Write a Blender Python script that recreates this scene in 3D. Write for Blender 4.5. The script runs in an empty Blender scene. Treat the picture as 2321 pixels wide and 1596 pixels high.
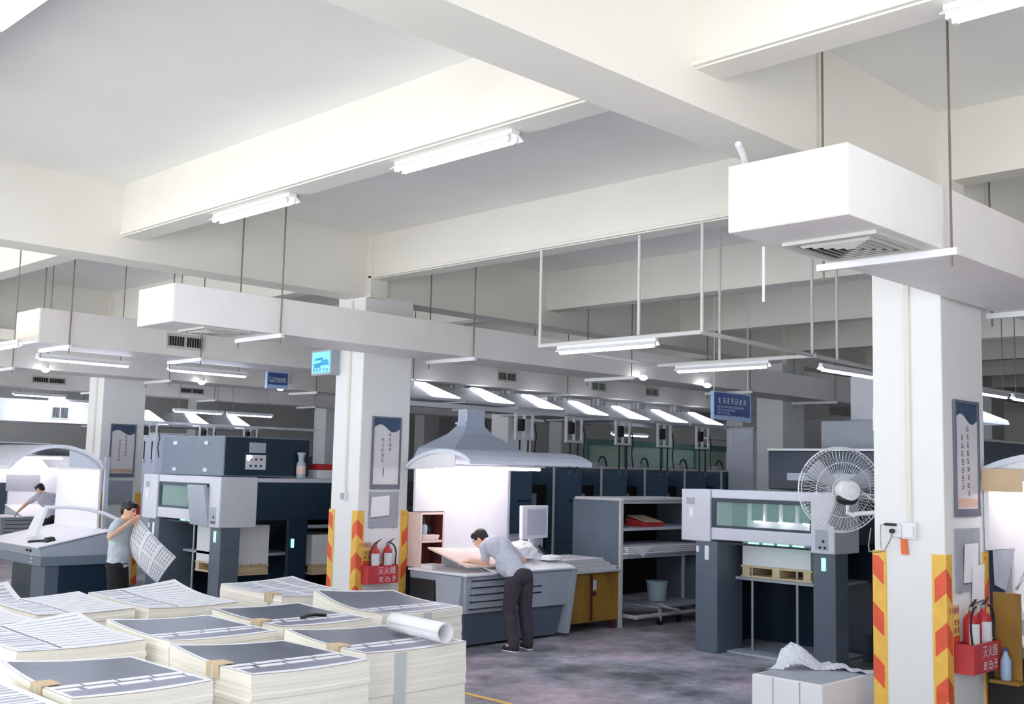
import bpy, bmesh, math, random
from mathutils import Vector as V, Matrix
S = bpy.context.scene
COL = S.collection
PI = math.pi
RND = random.Random(7)

# ------------------------------------------------------------------ materials
def lin(c):
    return tuple(((x/255)/12.92 if x/255 <= .04045 else ((x/255+.055)/1.055)**2.4) for x in c) + (1,)
def mat(name, rgb, rough=.5, metal=0, var=.06, scale=5, coat=0, bump=0, stretch=None, trans=0, alpha=1):
    m = bpy.data.materials.new(name); m.use_nodes = True
    nt = m.node_tree; b = nt.nodes['Principled BSDF']
    tc = nt.nodes.new('ShaderNodeTexCoord'); mp = nt.nodes.new('ShaderNodeMapping')
    if stretch: mp.inputs['Scale'].default_value = stretch
    nz = nt.nodes.new('ShaderNodeTexNoise'); nz.inputs['Scale'].default_value = scale; nz.inputs['Detail'].default_value = 4
    rp = nt.nodes.new('ShaderNodeValToRGB'); c = lin(rgb)
    rp.color_ramp.elements[0].position = .3; rp.color_ramp.elements[1].position = .7
    rp.color_ramp.elements[0].color = tuple(x*(1-var) for x in c[:3])+(1,)
    rp.color_ramp.elements[1].color = tuple(min(1, x*(1+var)) for x in c[:3])+(1,)
    nt.links.new(tc.outputs['Object'], mp.inputs['Vector']); nt.links.new(mp.outputs[0], nz.inputs['Vector'])
    nt.links.new(nz.outputs['Fac'], rp.inputs[0]); nt.links.new(rp.outputs[0], b.inputs['Base Color'])
    b.inputs['Roughness'].default_value = rough; b.inputs['Metallic'].default_value = metal
    b.inputs['Coat Weight'].default_value = coat
    b.inputs['Transmission Weight'].default_value = trans; b.inputs['Alpha'].default_value = alpha
    if bump:
        bp = nt.nodes.new('ShaderNodeBump'); bp.inputs['Strength'].default_value = bump; bp.inputs['Distance'].default_value = .02
        nt.links.new(nz.outputs['Fac'], bp.inputs['Height']); nt.links.new(bp.outputs[0], b.inputs['Normal'])
    return m
def glow(name, rgb, st):
    m = bpy.data.materials.new(name); m.use_nodes = True
    b = m.node_tree.nodes['Principled BSDF']
    b.inputs['Base Color'].default_value = lin(rgb); b.inputs['Emission Color'].default_value = lin(rgb)
    b.inputs['Emission Strength'].default_value = st
    return m
M = dict(
 plaster=mat('painted_plaster', (228,226,218), .75, var=.03, scale=1.2),
 columnw=mat('painted_column', (236,238,238), .6, var=.02, scale=1.2),
 soffit=mat('painted_ceiling', (236,236,233), .8, var=.03, scale=.8),
 duct=mat('painted_duct', (232,228,226), .5, var=.04, scale=1.5),
 ductw=mat('duct_end_cream', (238,232,220), .5, var=.03),
 white=mat('white_enamel', (232,234,238), .35, var=.02),
 press=mat('press_light_grey', (206,209,218), .4, var=.03),
 pgrey=mat('press_mid_grey', (168,176,187), .45, var=.04),
 slate=mat('press_slate', (88,100,114), .4, var=.05),
 slate2=mat('press_blue_slate', (80,108,134), .4, var=.06),
 navy=mat('press_navy', (22,44,62), .35, var=.12, scale=2),
 black=mat('black_plastic', (24,24,27), .5),
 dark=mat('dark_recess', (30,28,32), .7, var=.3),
 steel=mat('galvanised_steel', (168,170,172), .35, .7),
 rodm=mat('hanger_rod', (128,122,112), .5, .3),
 pipe=mat('white_pipe', (214,214,212), .4, var=.02),
 cream=mat('paper_edges', (247,244,234), .85, var=.07, scale=6, stretch=(.5,.5,45)),
 sheet=mat('white_sheet', (240,241,245), .6, var=.015),
 ink=mat('slate_ink', (98,104,120), .3, var=.1, scale=9), ink4=mat('lilac_ink', (138,140,160), .35, var=.08, scale=9),
 ink2=mat('pale_ink', (176,180,196), .5, var=.06, scale=20),
 ink3=mat('line_ink', (120,124,142), .5, var=.06, scale=20),
 card=mat('corrugated_cardboard', (214,190,156), .8, var=.06),
 strap=mat('clear_strap', (205,214,216), .25, var=.04),
 wood=mat('pallet_wood', (216,196,160), .8, var=.12, scale=4, stretch=(1,8,8)),
 ply=mat('stained_plywood', (150,112,44), .6, var=.35, scale=3, stretch=(1,1,.6)),
 pinkw=mat('pinkish_wood', (236,212,203), .6, var=.08), rwood=mat('red_brown_wood', (84,38,36), .6, var=.2, scale=4),
 yellow=mat('guard_yellow', (240,192,84), .45, var=.08, scale=10),
 red=mat('guard_red', (228,92,60), .45, var=.1, scale=10),
 ered=mat('extinguisher_red', (186,44,50), .35, var=.06),
 bred=mat('fire_box_red', (190,58,64), .5, var=.12, scale=6),
 label=mat('label_paper', (226,232,236), .6, var=.03),
 labely=mat('label_yellow', (228,200,110), .6, var=.1, scale=12),
 skin=mat('skin', (238,192,164), .55, var=.05, scale=12),
 hair=mat('black_hair', (24,20,24), .45, var=.3, scale=60),
 brush=mat('grey_tshirt', (198,203,216), .85, var=.08, scale=9),
 tee=mat('pale_tshirt', (196,208,214), .85, var=.06, scale=9),
 lilac=mat('lilac_tshirt', (214,213,232), .85, var=.08, scale=9),
 trous=mat('charcoal_trousers', (62,56,66), .85, var=.15, scale=8),
 trous2=mat('black_trousers', (30,28,32), .85, var=.15, scale=8),
 shoe=mat('dark_shoe', (34,32,38), .6), shoew=mat('shoe_white', (220,220,222), .6),
 blue=mat('sign_blue', (54,78,140), .4, var=.05), cyan=mat('sign_cyan', (20,170,225), .4),
 pale=mat('sign_pale_blue', (165,190,225), .4, var=.06, scale=12),
 posterf=mat('poster_frame', (112,114,132), .4), postert=mat('poster_blue', (62,82,112), .5, var=.2, scale=7),
 posterp=mat('poster_paper', (222,220,226), .5, var=.03), posterr=mat('poster_rose', (214,178,160), .5, var=.15, scale=14),
 glyph=mat('glyph_ink', (96,96,112), .6), greyp=mat('grey_panel', (164,170,180), .5, var=.06, scale=9),
 grille=mat('grille_metal', (196,198,192), .5), orange=mat('orange_tag', (226,110,48), .5),
 green=mat('green_fabric', (30,120,84), .5), teal=mat('teal_glass_frame', (90,130,124), .3),
 plastic=mat('clear_film', (226,230,240), .18, var=.08, scale=30, bump=.6),
 bucket=mat('blue_white_bucket', (170,190,200), .5),
 screen=mat('screen_grey', (196,196,214), .25, var=.03),
 tube=glow('lit_tube', (238,243,255), 17), tube2=glow('lit_cool_tube', (226,236,255), 32), tubew=glow('lit_tube_warm', (255,240,242), 12),
 rackg=mat('rack_grey', (112,124,138), .45, var=.05), hoodb=mat('hood_pale_blue', (200,212,234), .4, var=.05), palec=mat('cabinet_pale', (220,226,240), .5, var=.03),
 led=glow('green_led', (120,240,200), 1.6), lampw=glow('spot_lamp', (255,255,255), 12),
 highlightg=glow('hood_highlight', (236,242,255), 1.3), exitg=glow('exit_sign_face', (120,200,245), .35),  # hood glow imitates a highlight on the metal
)
def glass_mat(name, rgb, a):
    m = bpy.data.materials.new(name); m.use_nodes = True
    nt = m.node_tree; b = nt.nodes['Principled BSDF']
    b.inputs['Base Color'].default_value = lin(rgb); b.inputs['Roughness'].default_value = .08
    b.inputs['Alpha'].default_value = a
    return m
M['glass'] = glass_mat('window_glass', (150,200,190), .25)
M['gglass'] = glass_mat('green_partition_glass', (176,206,190), .9)
# floor
def floor_mat():
    m = bpy.data.materials.new('worn_concrete'); m.use_nodes = True
    nt = m.node_tree; b = nt.nodes['Principled BSDF']; N = nt.nodes.new; L = nt.links.new
    tc = N('ShaderNodeTexCoord')
    n1 = N('ShaderNodeTexNoise'); n1.inputs['Scale'].default_value = .9; n1.inputs['Detail'].default_value = 8; n1.inputs['Roughness'].default_value = .68
    n2 = N('ShaderNodeTexNoise'); n2.inputs['Scale'].default_value = 5; n2.inputs['Detail'].default_value = 6; n2.inputs['Roughness'].default_value = .7
    n3 = N('ShaderNodeTexNoise'); n3.inputs['Scale'].default_value = .45
    r1 = N('ShaderNodeValToRGB'); e = r1.color_ramp.elements
    e[0].position = .38; e[0].color = lin((98,100,108)); e[1].position = .64; e[1].color = lin((218,216,224))
    r2 = N('ShaderNodeValToRGB'); r2.color_ramp.elements[0].position = .35; r2.color_ramp.elements[0].color = (.58,.58,.6,1); r2.color_ramp.elements[1].position = .7; r2.color_ramp.elements[1].color = (1.15,1.15,1.15,1)
    mx = N('ShaderNodeMixRGB'); mx.blend_type = 'MULTIPLY'; mx.inputs[0].default_value = .8
    r3 = N('ShaderNodeValToRGB'); r3.color_ramp.elements[0].position = .5; r3.color_ramp.elements[0].color = (1,1,1,1); r3.color_ramp.elements[1].position = .66; r3.color_ramp.elements[1].color = (1,.8,.84,1)
    mx2 = N('ShaderNodeMixRGB'); mx2.blend_type = 'MULTIPLY'; mx2.inputs[0].default_value = 1
    for n in (n1, n2, n3): L(tc.outputs['Object'], n.inputs['Vector'])
    L(n1.outputs['Fac'], r1.inputs[0]); L(n2.outputs['Fac'], r2.inputs[0]); L(n3.outputs['Fac'], r3.inputs[0])
    L(r1.outputs[0], mx.inputs[1]); L(r2.outputs[0], mx.inputs[2]); L(mx.outputs[0], mx2.inputs[1]); L(r3.outputs[0], mx2.inputs[2])
    L(mx2.outputs[0], b.inputs['Base Color'])
    mr = N('ShaderNodeMapRange'); mr.inputs['To Min'].default_value = .25; mr.inputs['To Max'].default_value = .55
    L(n2.outputs['Fac'], mr.inputs['Value']); L(mr.outputs[0], b.inputs['Roughness'])
    return m
M['floor'] = floor_mat()

# ------------------------------------------------------------------ mesh builder
class MB:
    k = 0
    def __init__(s): s.bm = bmesh.new(); s.mi = 0
    def _f(s, vs):
        try:
            f = s.bm.faces.new(vs); f.material_index = s.mi; return f
        except ValueError: return None
    def _bev(s, faces, w):
        es = {e for f in faces if f for e in f.edges}
        bmesh.ops.bevel(s.bm, geom=list(es), offset=w, segments=2, affect='EDGES', profile=.5, material=s.mi)
    def box(s, x0, x1, y0, y1, z0, z1, bev=0):
        x0, x1 = min(x0,x1), max(x0,x1); y0, y1 = min(y0,y1), max(y0,y1); z0, z1 = min(z0,z1), max(z0,z1)
        MB.k = (MB.k+1) % 9; e = .00012*MB.k      # keeps overlapping bars from sharing a plane
        x0 -= e; x1 += e; y0 -= e; y1 += e; z0 -= e; z1 += e
        return s.prism([(x0,y0,z0),(x0,y1,z0),(x1,y1,z0),(x1,y0,z0)], (0,0,z1-z0), bev)
    def prism(s, pts, vec, bev=0):
        vec = V(vec); a = [s.bm.verts.new(p) for p in pts]; b = [s.bm.verts.new(V(p)+vec) for p in pts]
        n = len(a); fs = [s._f(a), s._f(b[::-1])]
        for i in range(n): fs.append(s._f([a[i], b[i], b[(i+1) % n], a[(i+1) % n]]))
        if bev: s._bev(fs, bev)
        return s
    def hexa(s, lo, hi, bev=0):       # two quads
        a = [s.bm.verts.new(p) for p in lo]; b = [s.bm.verts.new(p) for p in hi]
        n = len(a); fs = [s._f(a), s._f(b[::-1])]
        for i in range(n): fs.append(s._f([a[i], b[i], b[(i+1) % n], a[(i+1) % n]]))
        if bev: s._bev(fs, bev)
        return s
    def ring(s, c, d, r, n, up=None):
        d = V(d).normalized(); u = V(up) if up else (V((0,0,1)) if abs(d.z) < .9 else V((1,0,0)))
        a = d.cross(u).normalized(); b = d.cross(a).normalized()
        return [s.bm.verts.new(V(c)+r*(math.cos(2*PI*i/n)*a+math.sin(2*PI*i/n)*b)) for i in range(n)]
    def loft(s, rings, cap=True):
        n = len(rings[0])
        for p, q in zip(rings, rings[1:]):
            for i in range(n): s._f([p[i], p[(i+1) % n], q[(i+1) % n], q[i]])
        if cap: s._f(rings[0][::-1]); s._f(rings[-1])
        return s
    def tube(s, p0, p1, r0, r1=None, n=10):
        p0, p1 = V(p0), V(p1); d = p1-p0
        return s.loft([s.ring(p0, d, r0, n), s.ring(p1, d, r0 if r1 is None else r1, n)])
    def path(s, pts, r, n=8):
        pts = [V(p) for p in pts]; rs = []
        for i, p in enumerate(pts):
            d = (pts[min(i+1, len(pts)-1)]-pts[max(i-1, 0)])
            rr = r[i] if isinstance(r, (list, tuple)) else r
            rs.append(s.ring(p, d, rr, n))
        return s.loft(rs)
    def ball(s, c, r, seg=16, rot=None):
        r = (r, r, r) if isinstance(r, (int, float)) else r
        mtx = Matrix.Translation(V(c)) @ (rot.to_4x4() if rot else Matrix()) @ Matrix.Diagonal((*r, 1))
        g = bmesh.ops.create_uvsphere(s.bm, u_segments=seg, v_segments=max(6, seg*2//3), radius=1, matrix=mtx)
        for f in {f for v in g['verts'] for f in v.link_faces}: f.material_index = s.mi
        return s
    def lathe(s, prof, c, d, n=20):   # prof: (radius, along)
        c, d = V(c), V(d).normalized()
        return s.loft([s.ring(c+d*t, d, max(r, 1e-4), n) for r, t in prof])
    def grid(s, fn, us, vs, mfn=None):
        g = [[s.bm.verts.new(fn(u, v)) for v in vs] for u in us]
        for i in range(len(us)-1):
            for j in range(len(vs)-1):
                f = s._f([g[i][j], g[i+1][j], g[i+1][j+1], g[i][j+1]])
                if f and mfn: f.material_index = mfn((us[i]+us[i+1])/2, (vs[j]+vs[j+1])/2)
        return s
    def poly(s, pts):
        s._f([s.bm.verts.new(p) for p in pts]); return s
    def build(s, name, m, parent=None, smooth=False, recalc=True):
        if recalc: bmesh.ops.recalc_face_normals(s.bm, faces=s.bm.faces[:])
        o0 = origin(parent)
        if o0.length: bmesh.ops.translate(s.bm, verts=s.bm.verts[:], vec=-o0)
        me = bpy.data.meshes.new(name); s.bm.to_mesh(me); s.bm.free()
        for k in (m if isinstance(m, (list, tuple)) else [m]): me.materials.append(M[k] if isinstance(k, str) else k)
        if smooth:
            for p in me.polygons: p.use_smooth = True
            me.set_sharp_from_angle(angle=R(38))
        o = bpy.data.objects.new(name, me); COL.objects.link(o)
        if parent: o.parent = parent
        return o
def R(a): return math.radians(a)
def origin(o):
    v = V((0,0,0))
    while o: v += o.location; o = o.parent
    return v
def thing(name, label, cat, loc=(0,0,0), group=None):
    o = bpy.data.objects.new(name, None); COL.objects.link(o); o.location = loc; o.empty_display_size = .1
    return tag(o, label, cat, group)
def tag(o, label, cat, group=None):
    o['label'] = label; o['category'] = cat
    if group: o['group'] = group
    return o
def struct(name, mb, m, label=None):
    o = mb.build(name, m); o['kind'] = 'structure'
    if label: o['label'] = label
    return o
def dup(root, loc, rz=0, label=None, group=None):
    r = root.copy(); COL.objects.link(r); r.location = loc; r.rotation_euler = (0,0,rz)
    if label: r['label'] = label
    if group: r['group'] = group
    for ch in list(root.children):
        c = ch.copy(); COL.objects.link(c); c.parent = r
        for g in list(ch.children):
            d = g.copy(); COL.objects.link(d); d.parent = c
    return r
def text_polys(mb, body, size, o, ux, uz):
    cu = bpy.data.curves.new('lettering', 'FONT'); cu.body = body; cu.size = size; cu.align_x = 'CENTER'; cu.align_y = 'CENTER'
    ob = bpy.data.objects.new('lettering', cu); COL.objects.link(ob)
    bpy.context.view_layer.update()
    me = bpy.data.meshes.new_from_object(ob.evaluated_get(bpy.context.evaluated_depsgraph_get()))
    bpy.data.objects.remove(ob); bpy.data.curves.remove(cu)
    o, ux, uz = V(o), V(ux), V(uz)
    vs = [mb.bm.verts.new(o+ux*v.co.x+uz*v.co.y) for v in me.vertices]
    for p in me.polygons: mb._f([vs[i] for i in p.vertices])
    bpy.data.meshes.remove(me)
def glyph(mb, o, ux, uz, s, rnd, nrm):
    # an illegible character: a handful of pen strokes in a square
    o, ux, uz, nrm = V(o), V(ux), V(uz), V(nrm)
    for k in range(3):
        z = s*(-.38+.36*k+rnd.uniform(-.06,.06)); a = -s*rnd.uniform(.25,.45); b = s*rnd.uniform(.25,.45)
        w = s*.055
        mb.prism([o+ux*a+uz*(z-w), o+ux*b+uz*(z-w), o+ux*b+uz*(z+w), o+ux*a+uz*(z+w)], nrm*.001)
    for k in range(2):
        x = s*rnd.uniform(-.35,.35); a = -s*rnd.uniform(.1,.42); b = s*rnd.uniform(.1,.42); w = s*.05; t = s*rnd.uniform(-.2,.2)
        mb.prism([o+ux*(x-w+t)+uz*a, o+ux*(x+w+t)+uz*a, o+ux*(x+w)+uz*b, o+ux*(x-w)+uz*b], nrm*.001)

# ------------------------------------------------------------------ the setting
CX0, CW, CD = 8.3, .78, .57
struct('floor', MB().box(-2.5,38,-6,37,-.2,0), 'floor')
struct('ceiling', MB().box(-6,38,-6,37,5.05,5.25), 'soffit')
struct('wall_left', MB().box(-6,38,37,37.2,0,5.25), 'columnw')
struct('wall_light_block', MB().box(5.5,38,-6.2,-6,0,5.25), 'plaster')  # unseen wall added to block outside light from the right
struct('wall_back', MB().box(38,38.2,-6,37.2,0,5.25), 'columnw')
YS = [-3.64, 3.64, 10.98, 18.28, 25.58, 32.86]
for y in YS:
    struct('ceiling_beam', MB().box(-6,38,y+.005,y+.42,4.27,5.06), 'plaster')
for k in range(-1, 12):
    x = 5.07+3.27*(k-1) if k < 3 else 8.34+3.27*(k-2)
    struct('ceiling_beam', MB().box(x, x+.24, -6, 37, 4.49, 5.06), 'plaster')
for cx in (8.3, 18.1, 27.9):
    for y in YS[1:]:
        if (cx == 8.3 and y > 20) or (cx > 20 and y < 5): continue
        struct('column', MB().box(cx, cx+CW, y, y+CD, 0, 4.3, .012), 'columnw')
for cx in (8.3, 18.1):
    for y in YS[1:5]:
        struct('column', MB().box(cx,cx+.27,y-.09,y+.02,4.26,5.055), 'plaster')
struct('trim_1', MB().box(7.35,7.42,6.2,8.0,0,.004), 'yellow')   # floor line

# cable trunking along the lit beams
def trunk(label, *b):
    return tag(MB().box(*b, .004).build('cable_trunking', 'plaster'), label, 'cable trunking')
trunk('white cable trunking along the foot of the beam that carries the two bright twin lamps', 5.035,5.072,-2,10.95,4.5,4.53)
trunk('white cable trunking along the foot of the beam running between the two front columns', 8.30,8.337,4.1,10.95,4.5,4.53)
trunk('white vertical cable trunking down the bright face of the front right column', 8.275,8.3,3.89,3.93,1.82,4.25)
trunk('white vertical cable trunking down the bright face of the middle column', 8.275,8.3,11.22,11.26,1.83,4.25)
trunk('white vertical cable trunking down the far left column beside its poster face', 8.275,8.3,18.5,18.54,1.9,4.25)

# ------------------------------------------------------------------ lamps
def tube_lamp(label, loc, group, rz=0, twin=True, w=.17):
    tr, tm = (.017, 'tube') if twin else (.027, 'tube2')
    t = thing('tube_lamp', label, 'lamp', (0,0,0), group)
    hw = w/2
    MB().prism([(-hw*.45,-.64,0),(hw*.45,-.64,0),(hw*.45,-.64,-.03),(hw,-.64,-.06),(hw*.95,-.64,-.066),(hw*.4,-.64,-.036),(-hw*.4,-.64,-.036),(-hw*.95,-.64,-.066),(-hw,-.64,-.06),(-hw*.45,-.64,-.03)], (0,1.28,0)).build('reflector', 'white', t)
    xs = (-.038, .038) if twin else (0,)
    for x in xs:
        MB().tube((x,-.6,-.062),(x,.6,-.062),tr,n=12).build('fluorescent_tube', tm, t, True)
        for yy in (-.61, .61): MB().box(x-.014,x+.014,yy-.014,yy+.014,-.084,-.03,.003).build('tube_holder', 'white', t)
    t.location = loc; t.rotation_euler = (0,0,rz)
    return t
def lamp_copy(src, label, loc, rz=0, group=None): return dup(src, loc, rz, label, group)
G1 = 'twin tube lamps under the ceiling beams'
L1 = tube_lamp('twin tube lamp nearest the middle of the lit ceiling beam, the larger of its pair', (5.19,5.88,4.488), G1)
lamp_copy(L1, 'twin tube lamp farther along the lit ceiling beam, the smaller of its pair', (5.19,8.6,4.488), 0, G1)
lamp_copy(L1, 'twin tube lamp cut off by the top left corner of the photo', (1.95,5.35,4.488), 0, G1)
lamp_copy(L1, 'twin tube lamp cut off by the top right edge of the photo', (5.19,1.58,4.488), 0, G1)
for n, (x, y) in enumerate([(1.95,1.6), (1.95,-1.6), (1.95,8.6), (-1.35,1.6), (-1.35,5.2), (-1.35,8.6), (-1.35,-2)]):  # unseen lamps added along the beams to brighten the hall
    lamp_copy(L1, 'unseen twin tube lamp added for fill light above and behind the viewpoint', (x,y,4.488), 0, G1)
SL = tube_lamp('bright tube lamp on the near rail of the hanging white pipe frame', (8.33,7.06,3.44), 'tube lamps on the pipe frame', 0, False, .10)
lamp_copy(SL, 'bright tube lamp on the second rail of the hanging white pipe frame', (10.66,7.28,3.44), 0, 'tube lamps on the pipe frame')
lamp_copy(SL, 'bright tube lamp ending behind the front right column', (11.88,6.33,3.44), PI/2, 'tube lamps on the pipe frame')
G2 = 'tube lamps under the far ducts'
def far_lamp(src, label, loc, rz=0, group=None):
    r = dup(src, loc, rz, label, group)
    for yy in (-.5, .5):
        MB().tube((0,yy,-.005),(0,yy,5.045-loc[2]),.007,n=6).build('drop_rod','rodm').parent = r
    return r
far_lamp(SL, 'tube lamp below the vented duct, left one of two in line', (6.3,14.5,3.52), PI/2, G2)
far_lamp(SL, 'tube lamp below the vented duct, right one of two in line', (8.15,14.5,3.52), PI/2, G2)
far_lamp(SL, 'tube lamp cut off by the left edge beside the vented duct end', (4.9,13.75,3.53), 0, G2)
far_lamp(SL, 'small far tube lamp above the grey dryer box, left one of two', (13.05,23.6,3.39), PI/2, G2)
far_lamp(SL, 'small far tube lamp above the grey dryer box, right one of two', (14.45,23.6,3.39), PI/2, G2)
far_lamp(SL, 'far tube lamp at the left edge, upper one above the lilac duct', (10.6,26.8,3.72), PI/2, G2)
far_lamp(SL, 'far tube lamp resting light on the lilac duct left of the far column', (11.5,26.9,3.62), PI/2, G2)
far_lamp(SL, 'small far tube lamp left of the blue hanging notice', (19.3,15.6,3.05), PI/2, G2)
far_lamp(SL, 'tube lamp just right of the front right column, left one of two', (16.2,6.4,3.47), PI/2, G2)
far_lamp(SL, 'tube lamp at the right edge beyond the front right column', (17.7,6.4,3.47), PI/2, G2)
for k, (i, y) in enumerate([(5,16.5),(7,14),(4,21.5),(6,26.5),(7,30),(6,6.5),(3,23),(8,20),(5,19.5),(6,16),(7,18.2),(8,15.5),(7,24)]):  # lamps added out of sight to brighten the far zone
    lamp_copy(L1, 'hidden twin tube lamp added under a ceiling beam to brighten the far machines', (8.46+3.27*(i-2),y,4.488), 0, 'added fill lamps hidden above the far machines')

# hanging pipe frame
t = thing('pipe_frame', 'white pipe frame hung below the beams that carries the tube lamps', 'lamp frame', (8.33,6.0,3.47))
def seg(name, a, b, r=.018, m='pipe', par=None): return MB().tube(a, b, r, n=8).build(name, m, par or t, True)
seg('rail', (8.33,5.9,3.46),(8.33,7.98,3.46),.022); seg('rail', (10.66,6.05,3.46),(10.66,8.3,3.46),.022)
seg('rail', (8.33,5.92,3.46),(13.2,6.28,3.46),.022); seg('rail', (8.33,7.96,3.46),(10.9,8.24,3.46),.022)
seg('rail', (13.2,6.28,3.46),(19,6.4,3.49),.02)
for x, y in ((8.33,5.9),(8.33,7.97),(8.4,6.7),(10.66,6.1),(10.66,7.3),(11.2,6.1),(13.0,6.25)):
    seg('drop_pipe', (x,y,3.46),(x,y,4.49 if abs(x-8.4) < .2 else 5.04),.016)

# ------------------------------------------------------------------ ducts
def duct(label, x0, x1, y0, y1, z0, z1, hang=(), vents=(), grille=None, rodtop=5.05, side='duct'):
    t = thing('air_duct', label, 'air duct', (x0,(y0+y1)/2,z0), 'rectangular air ducts')
    mb = MB().box(x0,x1,y0,y1,z0,z1,.006)
    mb.bm.faces.ensure_lookup_table()
    b = mb.build('duct_body', 'duct', t)
    MB().box(x0-.006,x0+.004,y0+.004,y1-.004,z0+.004,z1-.004).build('end_cap', 'ductw', t)
    for h in hang:
        MB().box(h-.02,h+.02,y0-.09,y1+.09,z0-.045,z0-.002).build('trapeze_bar', 'white', t)
        for yy in (y0-.05, y1+.05):
            MB().tube((h,yy,z0-.11),(h,yy,rodtop),.0085,n=6).build('hanger_rod', 'rodm', t)
    for vx, vw, vh in vents:
        zc = (z0+z1)/2-.02; f = MB()
        for a in ((vx-vw/2-.03,vx-vw/2), (vx+vw/2,vx+vw/2+.03), (vx-.008,vx+.008)): f.box(a[0],a[1],y0-.02,y0,zc-vh/2,zc+vh/2)
        for a in ((zc-vh/2-.03,zc-vh/2), (zc+vh/2,zc+vh/2+.03)): f.box(vx-vw/2-.03,vx+vw/2+.03,y0-.02,y0,a[0],a[1])
        g = f.build('vent', 'grille', t)
        MB().box(vx-vw/2,vx+vw/2,y0-.004,y0+.001,zc-vh/2,zc+vh/2).build('recess', 'dark', g)
        s = MB(); n = 14
        for i in range(n):
            xx = vx-vw/2+vw*(i+.5)/n; s.prism([(xx-.004,y0-.016,zc-vh/2),(xx+.001,y0-.016,zc-vh/2),(xx+.006,y0-.004,zc-vh/2),(xx+.001,y0-.004,zc-vh/2)], (0,0,vh))
        s.build('slats', 'grille', g)
    if grille:
        gx, gy, w = grille; f = MB(); h = w/2
        for k, (a, b2) in enumerate(((h, h-.05),)):
            f.box(gx-a,gx+a,gy-a,gy-b2,z0-.02,z0); f.box(gx-a,gx+a,gy+b2,gy+a,z0-.02,z0)
            f.box(gx-a,gx-b2,gy-b2,gy+b2,z0-.02,z0); f.box(gx+b2,gx+a,gy-b2,gy+b2,z0-.02,z0)
        g = f.build('ceiling_diffuser', 'grille', t)
        MB().box(gx-h+.05,gx+h-.05,gy-h+.05,gy+h-.05,z0-.004,z0+.001).build('recess', 'dark', g)
        s = MB()
        for i in range(5):
            q = (h-.06)*(1-i/5.2); p = q-.028
            for sx, sy in ((1,0),(-1,0),(0,1),(0,-1)):
                tx, ty = -sy, sx
                c0 = V((gx,gy,0))
                pts = [c0+V((sx*q+tx*q,sy*q+ty*q,z0-.004)), c0+V((sx*q-tx*q,sy*q-ty*q,z0-.004)), c0+V((sx*p-tx*p,sy*p-ty*p,z0-.03)), c0+V((sx*p+tx*p,sy*p+ty*p,z0-.03))]
                s.prism(pts, (0,0,.003))
        s.build('louvres', 'grille', g)
    return t
duct('large white air duct end jutting over the front right column, with square grille underneath', 5.27,20,2.8,3.55,3.54,3.935,(6.44,9.2,12),(),(6.0,3.16,.6))
duct('white air duct with blank end passing in front of the middle column', 5.23,19.9,10.06,10.81,3.54,3.93,(6.45,9.27,12.4,15.5,18.3),(),(5.9,10.42,.55))
duct('grey air duct with barred vents along its side, behind the middle column', 5.2,24,13.3,14.05,3.54,3.96,(5.55,7.32,11,14.6),((7.11,.5,.13),(13.1,.42,.12),(15.5,.38,.12),(17.1,.38,.12)))
duct('long pale air duct crossing the head of the far left column', 3.5,24,17.36,18.11,3.54,3.96,(6.4,9.0,12,14.6),((11.2,.4,.12),(13.6,.4,.12)))
duct('far air duct hung just above the lilac one', 6,26,24.6,25.3,3.72,4.1,(8,11,14,17),((9.9,.7,.1),(13.4,.6,.1)))
duct('wide lilac air duct with a square vent, far left behind the far left column', 8.5,13.2,27.5,28.6,3.05,3.6,(9,12.5),((11.4,.4,.26),))
# flex cable bundle and drop wire hanging at the front duct
tag(MB().path([(5.62,3.6,4.0),(5.52,3.6,4.02),(5.46,3.58,4.06),(5.38,3.56,4.1)],.02,8).build('conduit_bundle','white',None,True), 'short white conduit bundle poking out on top of the front duct', 'conduit')
tag(MB().tube((5.72,3.6,3.54),(5.72,3.6,3.2),.009,n=6).build('hanging_wire','white'), 'short white wire dangling under the corner of the front duct', 'wire')

# ------------------------------------------------------------------ column fittings
def clip(poly, z0, z1):
    for lim, sgn in ((z0,1),(z1,-1)):
        out = []
        for i in range(len(poly)):
            a, b = poly[i], poly[(i+1) % len(poly)]
            ia, ib = sgn*(a[1]-lim) >= 0, sgn*(b[1]-lim) >= 0
            if ia: out.append(a)
            if ia != ib:
                t = (lim-a[1])/(b[1]-a[1]); out.append((a[0]+t*(b[0]-a[0]), lim))
        poly = out
        if not poly: return []
    return poly
def guard(label, c, d1, d2, z1, ph=0, z0=.02, w=.1):
    # an L of two plates meeting at corner c; d1, d2 point away from the corner along the two faces
    t = thing('corner_guard', label, 'corner guard', (c[0],c[1],z0), 'striped corner guards')
    c = V((c[0],c[1],0)); d1, d2 = V((*d1,0)), V((*d2,0)); n1, n2 = -d2, -d1
    a = MB(); b = a
    for d, n, oth, e in ((d1,n1,n2,.012), (d2,n2,n1,.0102)):
        p = [c+oth*e, c+d*w, c+d*w+n*e, c+n*e+oth*e]
        a.mi = 0; a.prism([q+V((0,0,z0)) for q in p], (0,0,z1-z0)); a.mi = 1
        pitch = .4; k0 = -3
        for k in range(k0, 8):
            zz = z1-ph-k*pitch
            pl = clip([(0,zz),(w*.8,zz-.085),(w*.8,zz-.265),(0,zz-.18)], z0+.01, z1-.04)
            if len(pl) >= 3: b.prism([c+n*(e+.0005)+d*u+oth*(0 if u else e)+V((0,0,z)) for u, z in pl], n*.0015)
    a.build('guard_strip', ['yellow','red'], t)
    return t
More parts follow.
